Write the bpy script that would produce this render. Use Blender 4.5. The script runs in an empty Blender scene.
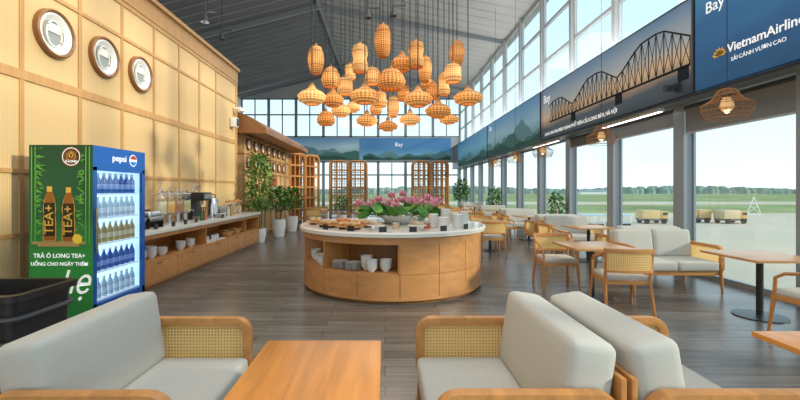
import bpy, bmesh, math, random
from mathutils import Vector, Matrix
random.seed(7)
S=bpy.context.scene; COL=S.collection
PI=math.pi
R=math.radians
# ---------------------------------------------------------------- materials
def newmat(name):
    m=bpy.data.materials.new(name); m.use_nodes=True
    nt=m.node_tree; b=nt.nodes['Principled BSDF']; return m,nt,b
def mat(name,c,rough=.5,metal=0,em=0,emc=None,var=0,scale=8,bump=0,spec=.5,trans=0):
    m,nt,b=newmat(name)
    b.inputs['Base Color'].default_value=(*c,1); b.inputs['Roughness'].default_value=rough; b.inputs['Metallic'].default_value=metal
    b.inputs['Specular IOR Level'].default_value=spec
    if trans: b.inputs['Transmission Weight'].default_value=trans
    if em: b.inputs['Emission Color'].default_value=(*(emc or c),1); b.inputs['Emission Strength'].default_value=em
    if var or bump:
        tc=nt.nodes.new('ShaderNodeTexCoord'); n=nt.nodes.new('ShaderNodeTexNoise'); n.inputs['Scale'].default_value=scale; n.inputs['Detail'].default_value=4
        nt.links.new(tc.outputs['Object'],n.inputs['Vector'])
        if var:
            r=nt.nodes.new('ShaderNodeValToRGB'); r.color_ramp.elements[0].position=.3; r.color_ramp.elements[1].position=.7
            r.color_ramp.elements[0].color=(*[x*(1-var) for x in c],1); r.color_ramp.elements[1].color=(*[min(1,x*(1+var)) for x in c],1)
            nt.links.new(n.outputs['Fac'],r.inputs['Fac']); nt.links.new(r.outputs['Color'],b.inputs['Base Color'])
        if bump:
            bp=nt.nodes.new('ShaderNodeBump'); bp.inputs['Strength'].default_value=bump; bp.inputs['Distance'].default_value=.01
            nt.links.new(n.outputs['Fac'],bp.inputs['Height']); nt.links.new(bp.outputs['Normal'],b.inputs['Normal'])
    return m
def wood(name,c,axis=0,rough=.4,var=.22,sc=6):
    m,nt,b=newmat(name); b.inputs['Roughness'].default_value=rough
    tc=nt.nodes.new('ShaderNodeTexCoord'); mp=nt.nodes.new('ShaderNodeMapping'); s=[sc*3]*3; s[axis]=sc*.25; mp.inputs['Scale'].default_value=s
    n=nt.nodes.new('ShaderNodeTexNoise'); n.inputs['Scale'].default_value=1; n.inputs['Detail'].default_value=5; n.inputs['Distortion'].default_value=.6
    r=nt.nodes.new('ShaderNodeValToRGB'); r.color_ramp.elements[0].position=.3; r.color_ramp.elements[1].position=.7
    r.color_ramp.elements[0].color=(*[x*(1-var) for x in c],1); r.color_ramp.elements[1].color=(*[min(1,x*(1+var*.6)) for x in c],1)
    L=nt.links.new; L(tc.outputs['Object'],mp.inputs['Vector']); L(mp.outputs['Vector'],n.inputs['Vector']); L(n.outputs['Fac'],r.inputs['Fac']); L(r.outputs['Color'],b.inputs['Base Color'])
    return m
def M_(nt,op,a,b=None):
    n=nt.nodes.new('ShaderNodeMath'); n.operation=op
    for i,v in enumerate((a,b)):
        if v is None: continue
        if isinstance(v,(int,float)): n.inputs[i].default_value=v
        else: nt.links.new(v,n.inputs[i])
    return n.outputs[0]
def cane(name,c,dark,pitch=.02,alpha=.35):
    m,nt,b=newmat(name); b.inputs['Roughness'].default_value=.5
    tc=nt.nodes.new('ShaderNodeTexCoord'); sp=nt.nodes.new('ShaderNodeSeparateXYZ'); nt.links.new(tc.outputs['Object'],sp.inputs[0])
    u=M_(nt,'ADD',sp.outputs[0],sp.outputs[1]); v=sp.outputs[2]
    a=M_(nt,'SINE',M_(nt,'MULTIPLY',u,2*PI/pitch)); d=M_(nt,'SINE',M_(nt,'MULTIPLY',v,2*PI/pitch))
    h=M_(nt,'GREATER_THAN',M_(nt,'MINIMUM',a,d),.15)
    mx=nt.nodes.new('ShaderNodeMix'); mx.data_type='RGBA'; nt.links.new(h,mx.inputs['Factor']); mx.inputs['A'].default_value=(*c,1); mx.inputs['B'].default_value=(*dark,1)
    nt.links.new(mx.outputs['Result'],b.inputs['Base Color'])
    b.inputs['Subsurface Weight'].default_value=0
    nt.links.new(M_(nt,'SUBTRACT',1.0,M_(nt,'MULTIPLY',h,alpha)),b.inputs['Alpha'])
    # thin cane strips let light through from behind
    tr=nt.nodes.new('ShaderNodeBsdfTranslucent'); nt.links.new(mx.outputs['Result'],tr.inputs[0]); ms=nt.nodes.new('ShaderNodeMixShader'); ms.inputs[0].default_value=.4
    out=nt.nodes['Material Output']; nt.links.new(b.outputs[0],ms.inputs[1]); nt.links.new(tr.outputs[0],ms.inputs[2]); nt.links.new(ms.outputs[0],out.inputs[0])
    return m
def flute(name,c,axis=1,pitch=.045):
    m,nt,b=newmat(name); b.inputs['Roughness'].default_value=.55
    tc=nt.nodes.new('ShaderNodeTexCoord'); sp=nt.nodes.new('ShaderNodeSeparateXYZ'); nt.links.new(tc.outputs['Object'],sp.inputs[0])
    a=M_(nt,'ABSOLUTE',M_(nt,'SINE',M_(nt,'MULTIPLY',sp.outputs[axis],PI/pitch)))
    r=nt.nodes.new('ShaderNodeValToRGB'); nt.links.new(a,r.inputs['Fac'])
    r.color_ramp.elements[0].color=(*[x*.72 for x in c],1); r.color_ramp.elements[1].color=(*c,1); r.color_ramp.elements[1].position=.45
    nt.links.new(r.outputs['Color'],b.inputs['Base Color'])
    bp=nt.nodes.new('ShaderNodeBump'); bp.inputs['Strength'].default_value=.2; bp.inputs['Distance'].default_value=.006
    nt.links.new(a,bp.inputs['Height']); nt.links.new(bp.outputs['Normal'],b.inputs['Normal'])
    return m
def glass(name,tint=(.93,.98,1),fac=.06):
    m=bpy.data.materials.new(name); m.use_nodes=True; nt=m.node_tree; nt.nodes.clear()
    o=nt.nodes.new('ShaderNodeOutputMaterial'); t=nt.nodes.new('ShaderNodeBsdfTransparent'); t.inputs[0].default_value=(*tint,1)
    g=nt.nodes.new('ShaderNodeBsdfGlossy'); g.inputs['Roughness'].default_value=.03; x=nt.nodes.new('ShaderNodeMixShader'); x.inputs[0].default_value=fac
    nt.links.new(t.outputs[0],x.inputs[1]); nt.links.new(g.outputs[0],x.inputs[2]); nt.links.new(x.outputs[0],o.inputs[0]); return m
OAK=(.57,.255,.075)
m_oak=wood('oak_x',OAK,0); m_oakz=wood('oak_z',(.51,.22,.062),2); m_oaky=wood('oak_y',OAK,1)
m_island=wood('island_oak',(.56,.26,.09),0,rough=.35,var=.16,sc=4)
m_table=wood('table_oak',(.68,.27,.06),1,rough=.28,var=.28,sc=5)
m_ltable=wood('pale_table',(.58,.31,.13),0,rough=.3)
m_wall=wood('wall_oak',(.53,.29,.11),2,rough=.5,var=.12)
m_flute=flute('wall_reed',(.69,.475,.23),pitch=.03)
m_cane=cane('cane',(.95,.66,.26),(.42,.22,.07))
m_fab=mat('linen',(.53,.52,.475),.95,var=.07,scale=220,bump=.25,spec=.1)
m_marble=mat('marble',(.80,.77,.70),.15,var=.05,scale=3)
m_white=mat('porcelain',(.85,.85,.83),.2)
m_cream=mat('white_paint',(.80,.80,.78),.5)
m_black=mat('black_plastic',(.02,.021,.024),.35,var=.2,scale=10)
m_dark=mat('dark_metal',(.05,.055,.065),.4,.3)
m_steel=mat('steel',(.6,.6,.62),.25,1)
m_alu=mat('aluminium_frame',(.26,.29,.32),.4,.2)
m_alul=mat('light_frame',(.42,.45,.47),.4,.1)
m_glass=glass('pane_glass')
m_cglass=glass('clear_acrylic',(.93,.95,.95),.15)
m_dglass=glass('cooler_glass',(.85,.92,.97),.08)
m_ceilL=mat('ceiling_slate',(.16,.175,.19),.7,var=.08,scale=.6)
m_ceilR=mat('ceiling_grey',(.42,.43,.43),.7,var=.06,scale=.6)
m_rib=mat('ceiling_rib',(.28,.29,.30),.6)
m_conc=mat('apron_concrete',(.60,.50,.38),.95,var=.07,scale=.05,spec=0)
m_grass=mat('airfield_grass',(.30,.33,.16),1,var=.25,scale=.03,spec=0)
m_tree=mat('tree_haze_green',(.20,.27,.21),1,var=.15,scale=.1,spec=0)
m_leaf=mat('leaf',(.06,.20,.03),.5,var=.5,scale=12)
m_lotusleaf=mat('lotus_leaf',(.09,.30,.05),.5,var=.4,scale=8)
m_leaf2=mat('bamboo_leaf',(.13,.26,.05),.5,var=.5,scale=12)
m_soil=mat('soil',(.03,.02,.012),1)
m_pink=mat('lotus_pink',(.88,.38,.50),.5,var=.3,scale=20)
m_wood_d=wood('brown_wood',(.28,.12,.04),2)
m_bread=mat('bread',(.62,.38,.16),.6,var=.3,scale=30)
m_fruit=mat('fruit',(.62,.22,.08),.4,var=.4,scale=20)
m_blue=mat('cooler_blue',(.01,.10,.40),.3)
m_red=mat('red',(.45,.03,.02),.4)
m_gold=mat('gold',(.85,.5,.08),.4)
m_txt=mat('white_letters',(.9,.9,.9),.6,em=.3)
def floor_mat():
    m,nt,b=newmat('floor_planks'); L=nt.links.new
    tc=nt.nodes.new('ShaderNodeTexCoord'); br=nt.nodes.new('ShaderNodeTexBrick'); L(tc.outputs['Object'],br.inputs['Vector'])
    br.inputs['Scale'].default_value=1; br.inputs['Brick Width'].default_value=1.3; br.inputs['Row Height'].default_value=.17; br.inputs['Mortar Size'].default_value=.003
    br.inputs['Color1'].default_value=(.18,.165,.15,1); br.inputs['Color2'].default_value=(.115,.106,.098,1); br.inputs['Mortar'].default_value=(.04,.035,.03,1)
    mp=nt.nodes.new('ShaderNodeMapping'); mp.inputs['Scale'].default_value=(1.2,22,1); n=nt.nodes.new('ShaderNodeTexNoise'); n.inputs['Scale'].default_value=1; n.inputs['Detail'].default_value=6
    L(tc.outputs['Object'],mp.inputs[0]); L(mp.outputs[0],n.inputs['Vector'])
    mx=nt.nodes.new('ShaderNodeMix'); mx.data_type='RGBA'; mx.blend_type='MULTIPLY'; mx.inputs['Factor'].default_value=.6
    r=nt.nodes.new('ShaderNodeValToRGB'); r.color_ramp.elements[0].position=.3; r.color_ramp.elements[0].color=(.4,.38,.36,1); r.color_ramp.elements[1].position=.7; r.color_ramp.elements[1].color=(1.25,1.2,1.15,1)
    L(n.outputs['Fac'],r.inputs['Fac']); L(br.outputs['Color'],mx.inputs['A']); L(r.outputs['Color'],mx.inputs['B']); L(mx.outputs['Result'],b.inputs['Base Color'])
    b.inputs['Roughness'].default_value=.25; b.inputs['Specular IOR Level'].default_value=.5
    return m
m_floor=floor_mat()
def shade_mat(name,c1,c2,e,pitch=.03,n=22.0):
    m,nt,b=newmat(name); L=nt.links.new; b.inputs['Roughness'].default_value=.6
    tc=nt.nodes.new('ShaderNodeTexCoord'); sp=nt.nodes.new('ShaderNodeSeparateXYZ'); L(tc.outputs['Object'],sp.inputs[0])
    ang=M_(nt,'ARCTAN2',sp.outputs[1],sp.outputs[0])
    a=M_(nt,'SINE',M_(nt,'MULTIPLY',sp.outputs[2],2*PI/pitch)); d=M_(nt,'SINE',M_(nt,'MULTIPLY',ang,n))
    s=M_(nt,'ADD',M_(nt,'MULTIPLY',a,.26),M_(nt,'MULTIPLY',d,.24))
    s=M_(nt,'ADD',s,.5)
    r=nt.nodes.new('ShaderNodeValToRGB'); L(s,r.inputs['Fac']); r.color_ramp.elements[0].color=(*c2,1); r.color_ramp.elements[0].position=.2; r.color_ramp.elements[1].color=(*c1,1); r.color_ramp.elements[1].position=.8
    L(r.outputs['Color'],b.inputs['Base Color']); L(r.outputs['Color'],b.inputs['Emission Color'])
    z2=M_(nt,'MULTIPLY',M_(nt,'ABSOLUTE',M_(nt,'ADD',sp.outputs[2],.03)),6.5)      # emission peaks mid-shade, painting in the glow of the bulb inside
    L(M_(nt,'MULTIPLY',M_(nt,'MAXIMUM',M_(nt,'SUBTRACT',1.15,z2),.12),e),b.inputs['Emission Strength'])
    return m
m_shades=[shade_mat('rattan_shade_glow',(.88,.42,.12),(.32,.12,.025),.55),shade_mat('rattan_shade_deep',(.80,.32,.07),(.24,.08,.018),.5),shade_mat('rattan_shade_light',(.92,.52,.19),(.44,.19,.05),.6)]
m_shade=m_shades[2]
m_bulb=mat('bulb',(1,.8,.5),.5,em=3,emc=(1,.7,.35))
m_rat=mat('rattan_brown',(.36,.16,.05),.6)
def poster_mat(name,stops,axis=2,lo=0,hi=1,noise=0,nscale=2,em=.28):
    m,nt,b=newmat(name); L=nt.links.new; b.inputs['Roughness'].default_value=.5
    tc=nt.nodes.new('ShaderNodeTexCoord'); sp=nt.nodes.new('ShaderNodeSeparateXYZ'); L(tc.outputs['Object'],sp.inputs[0])
    f=M_(nt,'DIVIDE',M_(nt,'SUBTRACT',sp.outputs[axis],lo),hi-lo)
    if noise:
        mp=nt.nodes.new('ShaderNodeMapping'); mp.inputs['Scale'].default_value=(.35,.35,1.3); L(tc.outputs['Object'],mp.inputs[0])
        n=nt.nodes.new('ShaderNodeTexNoise'); n.inputs['Scale'].default_value=nscale; n.inputs['Detail'].default_value=6; L(mp.outputs[0],n.inputs['Vector'])
        f=M_(nt,'ADD',f,M_(nt,'MULTIPLY',M_(nt,'SUBTRACT',n.outputs['Fac'],.5),noise))
    r=nt.nodes.new('ShaderNodeValToRGB'); L(f,r.inputs['Fac']); el=r.color_ramp.elements
    while len(el)<len(stops): el.new(.5)
    for e,(p,c) in zip(el,stops): e.position=p; e.color=(*c,1)
    L(r.outputs['Color'],b.inputs['Base Color']); L(r.outputs['Color'],b.inputs['Emission Color']); b.inputs['Emission Strength'].default_value=em  # print given some emission to lift panels that catch little light
    return m
# ---------------------------------------------------------------- mesh builder
class MB:
    def __init__(s): s.v=[]; s.f=[]
    def add(s,vs,fs,M=None):
        o=len(s.v)
        s.v+= [tuple(M@Vector(p)) if M else tuple(p) for p in vs]; s.f+=[tuple(i+o for i in f) for f in fs]; return s
    def box(s,x0,x1,y0,y1,z0,z1,M=None):
        vs=[(x,y,z) for z in (z0,z1) for y in (y0,y1) for x in (x0,x1)]
        return s.add(vs,[(0,2,3,1),(4,5,7,6),(0,1,5,4),(2,6,7,3),(0,4,6,2),(1,3,7,5)],M)
    def tube(s,pts,r,n=8,closed=False,r1=None,caps=True):
        P=[Vector(p) for p in pts]; N=len(P); rings=[]
        for i in range(N):
            a=P[(i-1)%N] if (closed or i>0) else P[i]; b=P[(i+1)%N] if (closed or i<N-1) else P[i]
            t=(b-a).normalized(); up=Vector((0,0,1)) if abs(t.z)<.9 else Vector((1,0,0))
            if abs(t.z)>=.9: up=Vector((0,1,0)) if abs(t.y)<.5 else Vector((1,0,0))
            u=t.cross(up).normalized(); w=u.cross(t)
            rr=r if r1 is None else r+(r1-r)*i/(N-1)
            rings.append([P[i]+u*math.cos(2*PI*k/n)*rr+w*math.sin(2*PI*k/n)*rr for k in range(n)])
        vs=[p for g in rings for p in g]; fs=[]
        for i in range(N if closed else N-1):
            j=(i+1)%N
            for k in range(n): fs.append((i*n+k,i*n+(k+1)%n,j*n+(k+1)%n,j*n+k))
        if not closed and caps: fs+= [tuple(range(n-1,-1,-1)),tuple((N-1)*n+k for k in range(n))]
        return s.add(vs,fs)
    def lathe(s,prof,c=(0,0,0),n=20,M=None,wob=0):
        vs=[];fs=[]
        for (r,z) in prof:
            for k in range(n):
                a=2*PI*k/n; vs.append((c[0]+r*math.cos(a),c[1]+r*math.sin(a),c[2]+z))
        for i in range(len(prof)-1):
            for k in range(n): fs.append((i*n+k,i*n+(k+1)%n,(i+1)*n+(k+1)%n,(i+1)*n+k))
        return s.add(vs,fs,M)
    def arc(s,r0,r1,z0,z1,a0,a1,n=12,c=(0,0)):   # angles in degrees measured from -Y toward +X
        vs=[];fs=[]
        for i in range(n+1):
            a=R(a0+(a1-a0)*i/n); sx,sy=math.sin(a),-math.cos(a)
            for (r,z) in ((r0,z0),(r1,z0),(r1,z1),(r0,z1)): vs.append((c[0]+r*sx,c[1]+r*sy,z))
        for i in range(n):
            for k in range(4): fs.append((i*4+k,i*4+(k+1)%4,(i+1)*4+(k+1)%4,(i+1)*4+k))
        fs+=[(3,2,1,0),(n*4,n*4+1,n*4+2,n*4+3)]
        return s.add(vs,fs)
    def cush(s,cx,cy,cz,w,d,h,r=.04,bulge=.0,M=None,axis=2):
        g=[-1,-.96,-.9,-.8,-.5,0,.5,.8,.9,.96,1]; H=(w/2,d/2,h/2); r=min(r,min(H)*.98); idx={}; vs=[];fs=[]
        def vid(p):
            if p in idx: return idx[p]
            q=[p[i]*H[i] for i in range(3)]; inn=[max(-(H[i]-r),min(H[i]-r,q[i])) for i in range(3)]
            dd=Vector([q[i]-inn[i] for i in range(3)]); dd=dd.normalized()*r if dd.length>1e-9 else dd
            o=[inn[i]+dd[i] for i in range(3)]
            a,b=[i for i in range(3) if i!=axis]; o[axis]*=1+bulge*(1-p[a]**2)*(1-p[b]**2)
            idx[p]=len(vs); vs.append((o[0]+cx,o[1]+cy,o[2]+cz)); return idx[p]
        for ax in range(3):
            a,b=[i for i in range(3) if i!=ax]
            for sg in (-1,1):
                for i in range(len(g)-1):
                    for j in range(len(g)-1):
                        q=[]
                        for (u,v) in ((g[i],g[j]),(g[i+1],g[j]),(g[i+1],g[j+1]),(g[i],g[j+1])):
                            p=[0,0,0]; p[ax]=sg; p[a]=u; p[b]=v; q.append(vid(tuple(p)))
                        fs.append(tuple(q))
        return s.add(vs,fs,M)
    def quad(s,a,b,c,d): return s.add([a,b,c,d],[(0,1,2,3)])
    def build(s,name,m,parent=None,loc=(0,0,0),smooth=True,bev=0,rot=None):
        me=bpy.data.meshes.new(name); me.from_pydata(s.v,[],s.f)
        bm=bmesh.new(); bm.from_mesh(me); bmesh.ops.recalc_face_normals(bm,faces=bm.faces)
        if bev: bmesh.ops.bevel(bm,geom=[e for e in bm.edges if len(e.link_faces)==2 and e.calc_face_angle(0)>.8],offset=bev,segments=2,affect='EDGES',profile=.7)
        bm.to_mesh(me); bm.free()
        if smooth:
            me.polygons.foreach_set('use_smooth',[True]*len(me.polygons)); me.set_sharp_from_angle(angle=R(38))
        me.materials.append(m); o=bpy.data.objects.new(name,me); COL.objects.link(o); o.location=loc
        if rot: o.rotation_euler=rot
        if parent: o.parent=parent
        return o
def B(name,m,parent,*boxes,bev=0,loc=(0,0,0)):
    b=MB()
    for x in boxes: b.box(*x)
    return b.build(name,m,parent,bev=bev,loc=loc)
def tag(o,label,cat,group=None,kind=None):
    o['label']=label; o['category']=cat
    if group: o['group']=group
    if kind: o['kind']=kind
    return o
def thing(name,label,cat,loc=(0,0,0),rz=0,group=None):
    o=bpy.data.objects.new(name,None); COL.objects.link(o); o.location=loc; o.rotation_euler=(0,0,rz); o.empty_display_size=.1
    return tag(o,label,cat,group)
def st(o): o['kind']='structure'; return o
def dup(o,parent=None,loc=None,rz=None,label=None,scale=None):
    c=o.copy(); COL.objects.link(c)
    if parent: c.parent=parent
    if loc is not None: c.location=loc
    if rz is not None: c.rotation_euler=(0,0,rz)
    if label: c['label']=label
    if scale: c.scale=scale
    for ch in list(o.children): dup(ch,c)
    return c
MODE={'-y':Matrix(((1,0,0),(0,0,-1),(0,1,0))),'-x':Matrix(((0,0,-1),(-1,0,0),(0,1,0))),'+x':Matrix(((0,0,1),(1,0,0),(0,1,0)))}
def text(name,s,size,m,parent,loc,mode,align='CENTER',sx=1,shear=0,spin=0,bold=0,base=False):
    cu=bpy.data.curves.new(name,'FONT'); cu.body=s; cu.size=size; cu.align_x=align; cu.align_y='BOTTOM_BASELINE' if base else 'CENTER'; cu.extrude=.002; cu.shear=shear; cu.resolution_u=3; cu.offset=bold
    t=bpy.data.objects.new('tmp',cu); COL.objects.link(t); dg=bpy.context.evaluated_depsgraph_get(); dg.update()
    me=bpy.data.meshes.new_from_object(t.evaluated_get(dg)); bpy.data.objects.remove(t)
    me.transform(Matrix.Diagonal((sx,1,1,1)))
    if spin: me.transform(Matrix.Rotation(R(spin),4,'Z'))
    me.transform(MODE[mode].to_4x4()); me.materials.clear(); me.materials.append(m)
    o=bpy.data.objects.new(name,me); COL.objects.link(o); o.location=loc
    if parent: o.parent=parent
    return o
def words(name,s,size,m,parent,loc,bold=0):      # reading along -Y on a panel that faces -X, one object per word
    y=loc[1]
    for wd in s.split():
        o=text(name,wd,size,m,parent,(loc[0],y,loc[2]-size*.35),'-x','LEFT',bold=bold,base=True)
        ysv=[v.co.y for v in o.data.vertices]; y-= -min(ysv)+size*.28
def PX(px,py,D): return ((px-385)/400*D, D, 1.5-(py-190)/400*D)
# ---------------------------------------------------------------- shell
XW=-4.2; XR=5.5; YF=29.24
st(B('floor',m_floor,None,(-10.6,5.62,-3.8,YF+.1,-.25,0)))
def slab(name,m,p,th=.12):
    b=MB(); n=len(p); vs=[tuple(q) for q in p]+[(q[0],q[1],q[2]+th) for q in p]
    b.add(vs,[tuple(range(n)),tuple(range(2*n-1,n-1,-1))]+[(i,(i+1)%n,n+(i+1)%n,n+i) for i in range(n)]); return b.build(name,m)
ZE=8.4; ZR=10.1; XC=-3.0
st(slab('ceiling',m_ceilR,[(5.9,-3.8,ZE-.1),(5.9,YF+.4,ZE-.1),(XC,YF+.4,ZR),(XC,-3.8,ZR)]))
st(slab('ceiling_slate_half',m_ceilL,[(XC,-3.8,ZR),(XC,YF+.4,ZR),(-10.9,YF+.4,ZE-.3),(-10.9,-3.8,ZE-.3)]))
b=MB()
def rafter(b,y,w,d):
    b.add([(5.6,y,ZE-d),(5.6,y+w,ZE-d),(XC,y+w,ZR-d),(XC,y,ZR-d),(5.6,y,ZE),(5.6,y+w,ZE),(XC,y+w,ZR),(XC,y,ZR)],[(0,1,2,3),(4,7,6,5),(0,4,5,1),(3,2,6,7),(0,3,7,4),(1,5,6,2)])
    b.add([(-10.6,y,ZE-d-.25),(-10.6,y+w,ZE-d-.25),(XC,y+w,ZR-d),(XC,y,ZR-d),(-10.6,y,ZE-.2),(-10.6,y+w,ZE-.2),(XC,y+w,ZR),(XC,y,ZR)],[(0,1,2,3),(4,7,6,5),(0,4,5,1),(3,2,6,7),(0,3,7,4),(1,5,6,2)])
for k in range(52): rafter(b,-3.2+k*.62,.03,.04)
st(b.build('trim_1',m_rib,smooth=False))
b=MB()
for k in range(4): rafter(b,2.8+k*8.8-2,.14,.22)
b.box(XC-.08,XC+.08,-3.7,YF,ZR-.2,ZR)
st(b.build('trim_2',m_alu,smooth=False))
# left panelled wall
st(B('wall_left',m_flute,None,(XW-.35,XW-.02,-3.7,11.3,0,4.86)))
ys=[-3.35+.8875*k for k in range(17)]; ys[-1]=11.3
b=MB()
for i,y in enumerate(ys): b.box(XW-.05,XW-.006,y-.03,y+.03,0,4.5)
for z,h in ((0.05,.1),(.98,.05),(1.72,.05),(2.84,.11),(3.95,.05),(4.5,.08)): b.box(XW-.05,XW-.002,-3.7,11.35,z-h/2,z+h/2)
b.box(XW-.4,XW+.01,-3.7,11.38,4.54,4.9); b.box(XW-.4,XW+.06,-3.7,11.43,4.86,4.94); b.box(XW-.36,XW+.0,11.3,11.38,0,4.9)
st(b.build('trim_3',m_wall,smooth=False))
st(B('wall_left_far',m_cream,None,(-10.6,-10.5,-3.7,YF,0,8.1)))
m_ppane=mat('porthole_pane',(.34,.36,.36),.2)
def porthole(y,z,r,lab):
    t=thing('porthole',lab,'porthole',(XW,y,z)); Mx=Matrix.Rotation(R(90),4,'Y')
    MB().lathe([(r*.86,-.02),(r*.87,.045),(r*.93,.06),(r*.99,.045),(r,-.02)],n=44,M=Mx).build('outer_ring',m_wood_d,t)
    MB().lathe([(r*.86,.028),(r*.78,.038),(r*.68,.02),(r*.56,-.012)],n=44,M=Mx).build('inner_ring',m_white,t)
    pts=[(-.010,.62*r*.78*math.cos(2*PI*k/36),.62*r*1.0*math.sin(2*PI*k/36)) for k in range(36)]
    MB().add(pts,[tuple(range(36))]).build('pane',m_ppane,t,smooth=False)
    MB().tube([(0.0,.58*r*.66*math.cos(2*PI*k/36),.58*r*.92*math.sin(2*PI*k/36)) for k in range(36)],.012,6,closed=True).build('pane_seal',m_cream,t)
    MB().box(-.008,.004,-.30*r,.30*r,.05*r,.42*r).build('blind',m_cream,t)
for i,(y,l) in enumerate(((5.08,'largest round porthole nearest the camera, high on the reed wall above the drinks cooler'),(5.98,'middle round porthole of the three high on the reed wall'),(6.86,'farthest round porthole of the three high on the reed wall'))):
    porthole(y,3.48,.30,l)
# booth behind left wall
m_booth=wood('booth_oak',(.60,.37,.17),2,rough=.5,var=.12)
st(B('wall_booth',m_booth,None,(-8,XW-.02,11.9,17.6,0,3.2)))
b=MB()
for k in range(9): b.box(XW-.03,XW+.02,11.9+k*.7,11.95+k*.7,0,3.2)
for z in (.05,1.0,2.06,2.6): b.box(XW-.03,XW+.03,11.9,17.6,z,z+.06)
b.box(-8,XW+.02,11.86,11.9,2.6,2.7); b.box(-8,XW+.02,11.86,11.9,1.0,1.06)
st(b.build('trim_4',m_wall,smooth=False))
b=MB(); pr=[(XW+.75,3.15),(XW+.75,3.3),(XW+.3,3.62),(XW-.6,3.95),(-8,4.1),(-8,3.2)]
vs=[(x,11.6,z) for x,z in pr]+[(x,17.9,z) for x,z in pr]; n=6
b.add(vs,[tuple(range(n)),tuple(range(11,5,-1))]+[(i,(i+1)%n,n+(i+1)%n,n+i) for i in range(n)])
st(b.build('trim_5',m_wood_d,smooth=False))
for row,zz in (('upper',2.90),('lower',2.36)):
    for i,o_ in enumerate(['nearest','second','third','fourth','fifth','sixth','farthest']):
        t=thing('porthole',f'small round porthole on the booth wall, {o_} in the {row} row','porthole',(XW+.0,12.28+i*.7,zz)); Mx=Matrix.Rotation(R(90),4,'Y')
        MB().lathe([(.13,.02),(.15,.05),(.18,.045),(.19,.0)],n=24,M=Mx).build('outer_ring',m_wood_d,t); MB().lathe([(.0001,.025),(.14,.025)],n=24,M=Mx).build('pane',m_white,t)
t=thing('notice_board','red notice panel on the booth wall behind the potted plants','sign',(XW+.05,14.9,0))
B('panel',m_red,t,(0,.03,-.3,.3,1.2,2.0)); B('frame',m_oakz,t,(0,.04,-.34,-.3,1.16,2.04),(0,.04,.3,.34,1.16,2.04),(0,.04,-.3,.3,2.0,2.04),(0,.04,-.3,.3,1.16,1.2)); B('white_strip',m_white,t,(.03,.034,-.22,.22,1.5,1.62))
# right window wall
bays=[.64+2.2*k for k in range(-2,14)]
def win_mesh(z0,z1,trans,midv,fw=.09):
    fr=MB(); w=2.2
    fr.box(-.04,.04,0,w,z0,z0+.08); fr.box(-.04,.04,0,w,z1-.08,z1); fr.box(-.04,.04,.05,fw,z0,z1); fr.box(-.04,.04,w-fw,w-.05,z0,z1)
    for z in trans: fr.box(-.045,.045,0,w,z-.045,z+.045)
    if midv: fr.box(-.04,.04,w/2-.03,w/2+.03,z0,z1)
    p=MB().box(-.006,.006,.09,w-.09,z0+.07,z1-.07)
    return fr,p
f1,p1=win_mesh(0,3.05,[],0); f2,p2=win_mesh(4.6,8.25,[5.9,7.1],0,.12)
w1=f1.build('window_1',m_alu,None,(XR,bays[0],0),smooth=False); p1.build('pane',m_glass,w1,smooth=False); st(w1)
w2=f2.build('window_2',m_alul,None,(XR,bays[0],0),smooth=False); p2.build('pane',m_glass,w2,smooth=False); st(w2)
wn=3
for y in bays[1:-1]:
    for w in (w1,w2):
        c=dup(w,loc=(XR,y,0)); c.name=f'window_{wn}'; wn+=1
c0=MB().box(-.13,-.09,-.13,.13,0,3.02).box(-.07,-.05,-.02,.02,0,3.02).box(-.09,.05,-.10,-.06,0,3.02).box(-.09,.05,.06,.10,0,3.02).box(.05,.09,-.13,.13,0,3.02).box(-.09,-.06,-.06,.06,0,3.02)
tn=6; cm=c0.build('trim_6',m_alu,None,(XR-.06,bays[0],0),smooth=False); st(cm)
cu_=B('trim_7',m_alul,None,(-.10,.08,-.07,.07,4.54,8.3),loc=(XR-.02,bays[0],0)); st(cu_); tn=8
for y in bays[1:]:
    for q,x in ((cm,XR-.06),(cu_,XR-.02)):
        d=q.copy(); COL.objects.link(d); d.location=(x,y,0); d.name=f'trim_{tn}'; tn+=1
st(B('wall_right',m_alu,None,(4.93,5.6,-3.7,YF,3.02,4.54)))
st(B(f'trim_{tn}',m_dark,None,(4.90,5.6,-3.7,YF,4.54,4.6),(4.90,4.93,-3.7,YF,2.99,3.02))); tn+=1
m_blind=mat('blind_grey',(.20,.21,.22),.9)
def blind(y0,z,lab):
    t=thing('roller_blind',lab,'blind',(5.34,y0,0)); B('fabric',m_blind,t,(-.004,.004,.14,2.06,z,3.0)); B('bottom_bar',m_alul,t,(-.015,.015,.14,2.06,z-.03,z)); MB().tube([(0,.14,2.96),(0,2.06,2.96)],.03).build('roller',m_dark,t)
blind(bays[3],2.5,'grey roller blind above the right edge table, mostly out of frame'); blind(bays[4],2.52,'grey roller blind lowered furthest in the bay right of the thick column')
blind(bays[5],2.68,'grey roller blind above the two-seat window sofa'); blind(bays[6],2.72,'grey roller blind above the second window table')
m_diff=mat('lamp_diffuser',(1,1,1),.5,em=2.5)
for y,l in ((8.4,'nearest linear white soffit lamp under the long banner'),(12.8,'second linear white soffit lamp under the long banner')):
    t=thing('linear_lamp',l,'lamp',(5.12,y,3.02)); B('housing',m_cream,t,(-.05,.05,-1,1,-.065,.0)); B('diffuser',m_diff,t,(-.035,.035,-.97,.97,-.075,-.065))
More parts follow.
